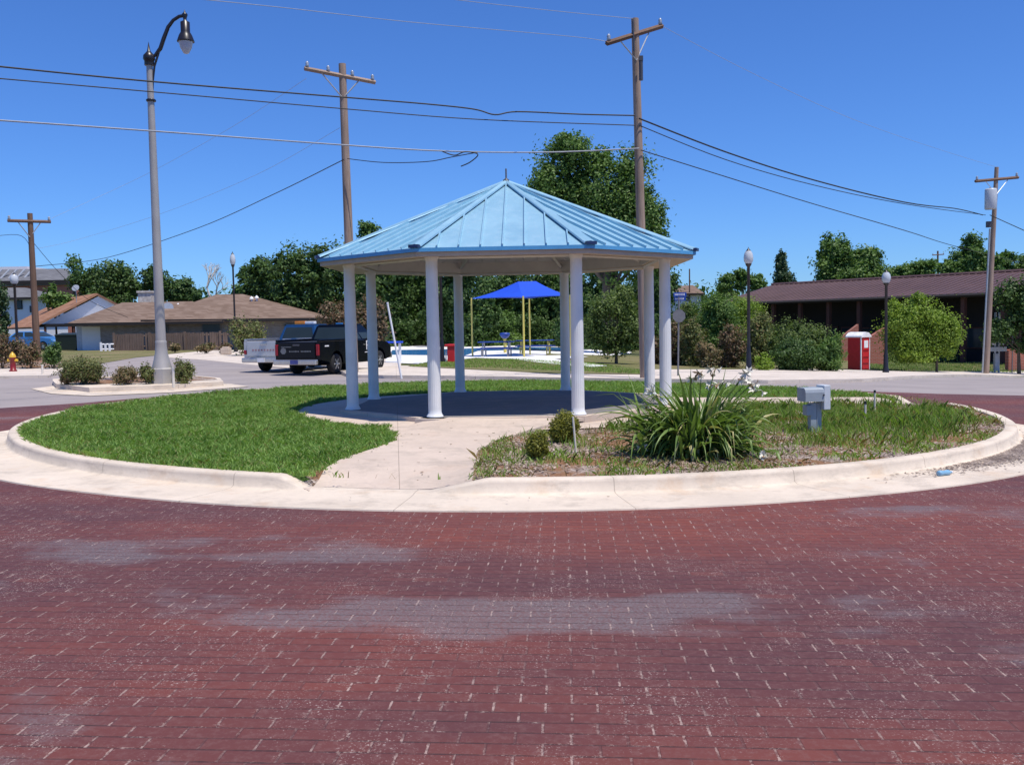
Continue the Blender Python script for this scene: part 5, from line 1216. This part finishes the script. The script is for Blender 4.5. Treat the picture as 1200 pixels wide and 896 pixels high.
for (x, y, rx, rz, Y), w_ in zip(forest, words):
    lo = [(x, y, rx, rz), (x - rx * .4, y + rz, rx * .8, rz * .8), (x + rx * .5, y + rz * 1.1, rx * .8, rz * .8), (x, y + rz * 1.7, rx * .9, rz * .7)]
    tree(w_, Y, lo, 'leaf_dark' if x != 430 else 'leaf_tree', .30, x, G1, dens=1.7, sub=3, clump=.18, seed=int(x))
low = [(400, 372, 26, 22, 60, 'leaf_redbrown'), (384, 366, 22, 20, 78, 'leaf_olive'), (432, 372, 22, 26, 60, 'leaf_redbrown'), (345, 352, 22, 16, 84, 'leaf_olive'), (470, 378, 24, 22, 80, 'leaf_tree'), (520, 382, 30, 20, 78, 'leaf_tree'), (575, 385, 34, 22, 74, 'leaf_tree'), (630, 385, 30, 22, 76, 'leaf_dark'), (680, 385, 30, 26, 72, 'leaf_dark')]
lw = ['reddish brown shrub behind the black pickup cab', 'olive shrub behind the pickup light bar', 'reddish brown shrub between the two left columns', 'olive shrub behind the right end of the house roof', 'green shrub above the garden shed', 'green undergrowth shrub behind the red bin', 'green shrub behind the picnic tables', 'dark shrub right of the canopy posts', 'dark shrub behind the light green tree']
for (x, y, rx, rz, Y, m_), w_ in zip(low, lw):
    tree(w_, Y, [(x, y, rx, rz), (x + 4, y + rz * .8, rx, rz * .8)], m_, .2, x, 'shrubs along the back of the lot', dens=1.8, cat='shrub', name='shrub', sub=3, trunk=True, tr=.03)
# left trees
tree('dark round tree left of the street lamp above the gabled house', 92, [(130, 327, 34, 22), (105, 335, 24, 20), (152, 335, 18, 18), (122, 350, 30, 16)], 'leaf_dark', .34, 128, G3)
tree('sparse light green tree top beside the brick hall', 100, [(86, 304, 11, 10), (90, 315, 9, 12)], 'leaf_tree', .3, 88, G3, dens=.7, inner=.05)
tree('tree behind the tall street lamp pole', 90, [(186, 335, 18, 20), (210, 340, 22, 16), (228, 348, 16, 12), (176, 322, 10, 12)], 'leaf_dark', .34, 200, G3)
tree('green bush tree between brick hall and orange roof', 84, [(62, 350, 14, 16), (75, 356, 12, 14)], 'leaf_tree', .3, 66, G3)
tree('dark evergreen at the far left edge', 66, [(-6, 350, 16, 26), (-4, 385, 18, 26)], 'leaf_conifer', .22, -5, G3)
tree('green tree behind the right end of the house roof', 88, [(278, 350, 18, 16), (262, 358, 14, 12)], 'leaf_tree', .32, 275, G3)
# bare tree
b = pt(247, 352, 86); bt = thing('bare_tree', 'leafless bare tree above the brown house roof', 'tree', (b.x, 86, tz(b.x, 86))); mb = MB(); rnd = random.Random(5); gzz = tz(b.x, 86)
def br(p, d, L, r, k):
    q = p + d * L; m_ = p.lerp(q, .5) + Vector((rnd.uniform(-.05, .05), rnd.uniform(-.05, .05), 0)) * L; mb.tube([p, m_, q], [r, r * .8, r * .6], 5)
    if k: [br(q, (d + Vector((rnd.uniform(-.8, .8), rnd.uniform(-.5, .5), rnd.uniform(-.15, .4)))).normalized(), L * rnd.uniform(.62, .82), r * .6, k - 1) for _ in range(3 if k > 1 else 2)]
hb = pt(247, 352, 86).z - gzz
mb.tube([(0, 0, -.2), (0, 0, hb)], [.22, .15], 8); br(Vector((0, 0, hb - .1)), Vector((-.25, 0, 1)).normalized(), 1.25, .12, 4); br(Vector((0, 0, hb - .4)), Vector((.5, 0, 1)).normalized(), 1.1, .1, 4); mb.build('trunk', 'stone_chimney', bt)
# right trees
tree('narrow pointed conifer above the brown metal roof', 110, [(917, 322, 13, 14), (916, 309, 8, 12), (916, 300, 5, 8)], 'leaf_conifer', .3, 917, G2, sub=2, ry=1)
tree('small low tree behind the roof left of the conifer', 118, [(868, 323, 11, 9), (852, 328, 14, 8), (886, 328, 14, 8)], 'leaf_tree', .36, 868, G2)
tree('large two lobed tree above the middle of the brown roof', 96, [(978, 295, 20, 25), (968, 308, 18, 18), (1013, 303, 24, 20), (995, 318, 32, 14)], 'leaf_tree', .32, 990, G2, dens=1.9)
tree('low tree right of the two lobed tree', 104, [(1040, 320, 18, 10), (1080, 312, 18, 10), (1062, 318, 16, 9)], 'leaf_tree', .34, 1070, G2)
tree('upright tree beside the leaning transformer pole', 88, [(1140, 290, 15, 18), (1130, 302, 20, 13), (1155, 305, 18, 12), (1110, 312, 16, 8)], 'leaf_tree', .3, 1140, G2)
tree('tree behind the roof right of the transformer pole', 92, [(1180, 304, 16, 10), (1205, 306, 18, 12)], 'leaf_tree', .3, 1185, G2)
tree('light green willow like tree in front of the dark shaded hall', 48, [(1078, 372, 30, 26), (1056, 385, 24, 26), (1098, 388, 26, 24), (1068, 402, 34, 18), (1104, 406, 20, 16), (1052, 362, 14, 14), (1075, 416, 34, 10), (1112, 395, 16, 14), (1078, 350, 14, 8)], 'leaf_light', .13, 1098, None, dens=1.25, tr=.015, clump=.27, inner=.2, sub=4)
tree('dark dense tree at the right edge behind the meter boxes', 50, [(1188, 345, 24, 26), (1210, 365, 26, 34), (1176, 385, 16, 20), (1205, 402, 18, 16), (1160, 392, 12, 16)], 'leaf_dark', .18, 1195, None, dens=2)
tree('small multi stemmed light green tree left of the tallest pole', 42, [(720, 362, 30, 24), (704, 385, 22, 26), (738, 385, 22, 28), (718, 402, 26, 18), (728, 345, 18, 12)], 'leaf_mid', .12, 722, None, dens=1.2, inner=.2, tr=.02)
rb_ = [(838, 372, 32, 28, 46, 'leaf_tree', 'rounded green shrub behind the street sign'), (806, 375, 18, 22, 47, 'leaf_mid', 'mid green shrub directly behind the blue street sign'), (812, 395, 20, 26, 42, 'leaf_olive', 'olive shrub just right of the sign post'), (792, 402, 20, 24, 43, 'leaf_redbrown', 'brown dried shrub left of the sign post'), (768, 408, 16, 22, 44, 'leaf_redbrown', 'brown dried shrub right of the tallest pole'),
       (858, 402, 20, 24, 41, 'leaf_redbrown', 'brown dried shrub left of the near post lamp'), (830, 412, 16, 16, 40, 'leaf_dry', 'straw coloured low shrub behind the lilies'), (890, 392, 22, 26, 44, 'leaf_olive', 'olive shrub right of the near post lamp'), (922, 396, 26, 26, 42, 'leaf_mid', 'broad olive shrub in the middle of the hedge'),
       (952, 402, 24, 24, 40, 'leaf_mid', 'dark olive shrub left of the red cabin'), (973, 408, 18, 20, 39.5, 'leaf_tree', 'dark green shrub touching the red cabin'), (935, 412, 30, 18, 39, 'leaf_dark', 'low dark shrub at the foot of the hedge'), (896, 422, 12, 9, 38, 'leaf_light', 'small bright green shrub at the post lamp foot'), (870, 365, 26, 20, 54, 'leaf_light', 'bright green shrub top behind the near post lamp')]
for (x, y, rx, rz, Y, m_, w_) in rb_:
    lo = [(x, y, rx, rz)]
    if y + rz < 434: lo.append((x, (y + 434) / 2, rx * .95, (434 - y) / 2 * 1.0 + 3))
    tree(w_, Y, lo, m_, .105, x, 'shrubs in the hedge below the long hall', dens=1.5, cat='shrub', name='shrub', sub=3, tr=.03, inner=.4)
tree('distant treetops showing between sign and brown roof', 125, [(800, 352, 14, 8), (846, 346, 16, 10)], 'leaf_tree', .36, 822, G2)
# left shrubs
for args in (('broad olive shrub at the left end of the splitter island', 99, 416, 450, 50, 'leaf_olive', .14, 3), ('low dry reddish shrub beside the broad olive one', 80, 436, 450.5, 20, 'leaf_redbrown', .14, 4), ('sparse low dry shrub in the middle of the splitter island', 148, 430, 450.5, 32, 'leaf_dry', .14, 5), ('narrow green shrub left of the street lamp base', 172, 426, 450, 18, 'leaf_olive', .14, 6), ('upright olive shrub right of the street lamp base', 216, 418, 449, 27, 'leaf_olive', .14, 7)):
    l_, cx, tp, bs, w_, m_, h0, sd_ = args; bush_px(l_, cx, tp, bs, w_, m_, h0, seed=sd_, dens=.9 if m_ == 'leaf_dry' else 1.25, group='shrubs on the splitter island', leaf=.045, inner=.25, clump=.26)
for args in (('dark green shrub on the gravel right of the hydrant', 62, 402, 432, 25, 'leaf_dark', 11), ('thin brown shrub right behind the hydrant', 36, 398, 432, 26, 'leaf_redbrown', 12), ('tall brown shrub at the left edge by the hydrant', 3, 388, 432, 26, 'leaf_redbrown', 13), ('brown shrub below the blue car', 24, 396, 428, 22, 'leaf_redbrown', 14), ('brown olive shrub left of the silver pickup', 291, 374, 415, 44, 'leaf_olive', 15), ('small dark brown shrub beside the post lamp foot', 264, 400, 413, 16, 'leaf_redbrown', 16), ('dry tuft shrub at the end of the picket fence', 240, 402, 413, 22, 'leaf_dry', 17), ('dry tuft shrub in front of the picket fence', 205, 402, 412, 14, 'leaf_dry', 18)):
    l_, cx, tp, bs, w_, m_, sd_ = args; bush_px(l_, cx, tp, bs, w_, m_, .08, seed=sd_, dens=.8 if 'thin' in l_ or 'tall brown' in l_ else 1.2, group='shrubs on the left verge', inner=.2, clump=.28)

# tall roadside grass to the right, and a far wood on the horizon
def far_grass(name, poly, n, hmin, hmax, w, mat, label, h0=.1):
    xs = [p[0] for p in poly]; ys = [p[1] for p in poly]
    X = RNG.uniform(min(xs), max(xs), n); Y = RNG.uniform(min(ys), max(ys), n); k = inpoly(X, Y, poly); X, Y = X[k], Y[k]; m = len(X)
    Z = vtz(X, Y) + h0 - .01; h = RNG.uniform(hmin, hmax, m) * (1 + .6 * nz(X, Y, .6, 1)); a = RNG.uniform(0, 2 * PI, m); l = h * RNG.uniform(.1, .6, m); b = a + PI / 2; ww = w * RNG.uniform(.6, 1.3, m)
    P0 = np.stack([X, Y, Z], 1); dx = np.stack([np.cos(b) * ww, np.sin(b) * ww, 0 * ww], 1); L = np.stack([np.cos(a) * l, np.sin(a) * l, h], 1)
    tag(np_mesh(name, np.stack([P0 - dx, P0 + dx, P0 + L], 1).reshape(-1, 3), 3, mat), label, 'grass', kind='stuff')
far_grass('tall_grass', W([(1005, 424), (1290, 420), (1290, 414), (1100, 412), (1005, 416)]), 16000, .3, .75, .03, 'far_blade', 'tall pale grass growing in front of the long hall')
far_grass('verge_blades', W([(480, 433), (756, 442.5), (757, 437), (690, 428), (560, 423), (500, 428)]), 26000, .03, .08, .015, 'weed_blade', 'short dry grass of the verge behind the gazebo', .125)
far_grass('verge_blades_right', W([(1000, 435.3), (1300, 434), (1300, 424), (1000, 424)]), 26000, .05, .14, .02, 'far_blade', 'mown grass strip beside the far pavement')
g = np.random.default_rng(3); lob = []
for i in range(150):
    a = R(-75 + i); d = g.uniform(210, 260); lob.append(((d * math.sin(a), d * math.cos(a), g.uniform(2, 4.5)), (g.uniform(5, 9), 5, g.uniform(3, 6))))
o = np_mesh('far_wood', leafcloud(lob, 1.1, 1.2, 9, .22), 4, 'leaf_dark'); tag(o, 'dark wood along the horizon', 'wood', kind='stuff')

# ------------------------------------------------------------------ light
to_sun = Vector((.29, -.25, 1.)).normalized()
sd_ = bpy.data.lights.new('sun', 'SUN'); sd_.energy = 4.9; sd_.angle = R(.5); sd_.color = (1, .94, .84)
so = bpy.data.objects.new('sun', sd_); COL.objects.link(so); so.rotation_euler = to_sun.to_track_quat('Z', 'Y').to_euler(); so.location = (20, -16, 50)
TINT = (.48, .83, 1.46)
w = bpy.data.worlds.new('World'); SC.world = w; w.use_nodes = True; nt = w.node_tree; nt.nodes.clear()
sky = nt.nodes.new('ShaderNodeTexSky'); sky.sky_type = 'NISHITA'; sky.sun_disc = False; sky.sun_elevation = math.asin(to_sun.z); sky.sun_rotation = math.atan2(to_sun.x, to_sun.y)
sky.altitude = 300; sky.air_density = 1.; sky.dust_density = .1; sky.ozone_density = 3.
bg = nt.nodes.new('ShaderNodeBackground'); bg.inputs[1].default_value = .1; out = nt.nodes.new('ShaderNodeOutputWorld')
tint = nt.nodes.new('ShaderNodeMix'); tint.data_type = 'RGBA'; tint.blend_type = 'MULTIPLY'; tint.inputs[0].default_value = 1; tint.inputs[7].default_value = (*TINT, 1)
nt.links.new(sky.outputs[0], tint.inputs[6]); nt.links.new(tint.outputs[2], bg.inputs[0]); nt.links.new(bg.outputs[0], out.inputs[0])
SC.view_settings.view_transform = 'Standard'; SC.view_settings.look = 'None'; SC.view_settings.exposure = 0; SC.view_settings.gamma = 1
SC.cycles.max_bounces = 6; SC.cycles.diffuse_bounces = 3; SC.cycles.glossy_bounces = 3; SC.cycles.transparent_max_bounces = 4
SC.cycles.use_denoising = True
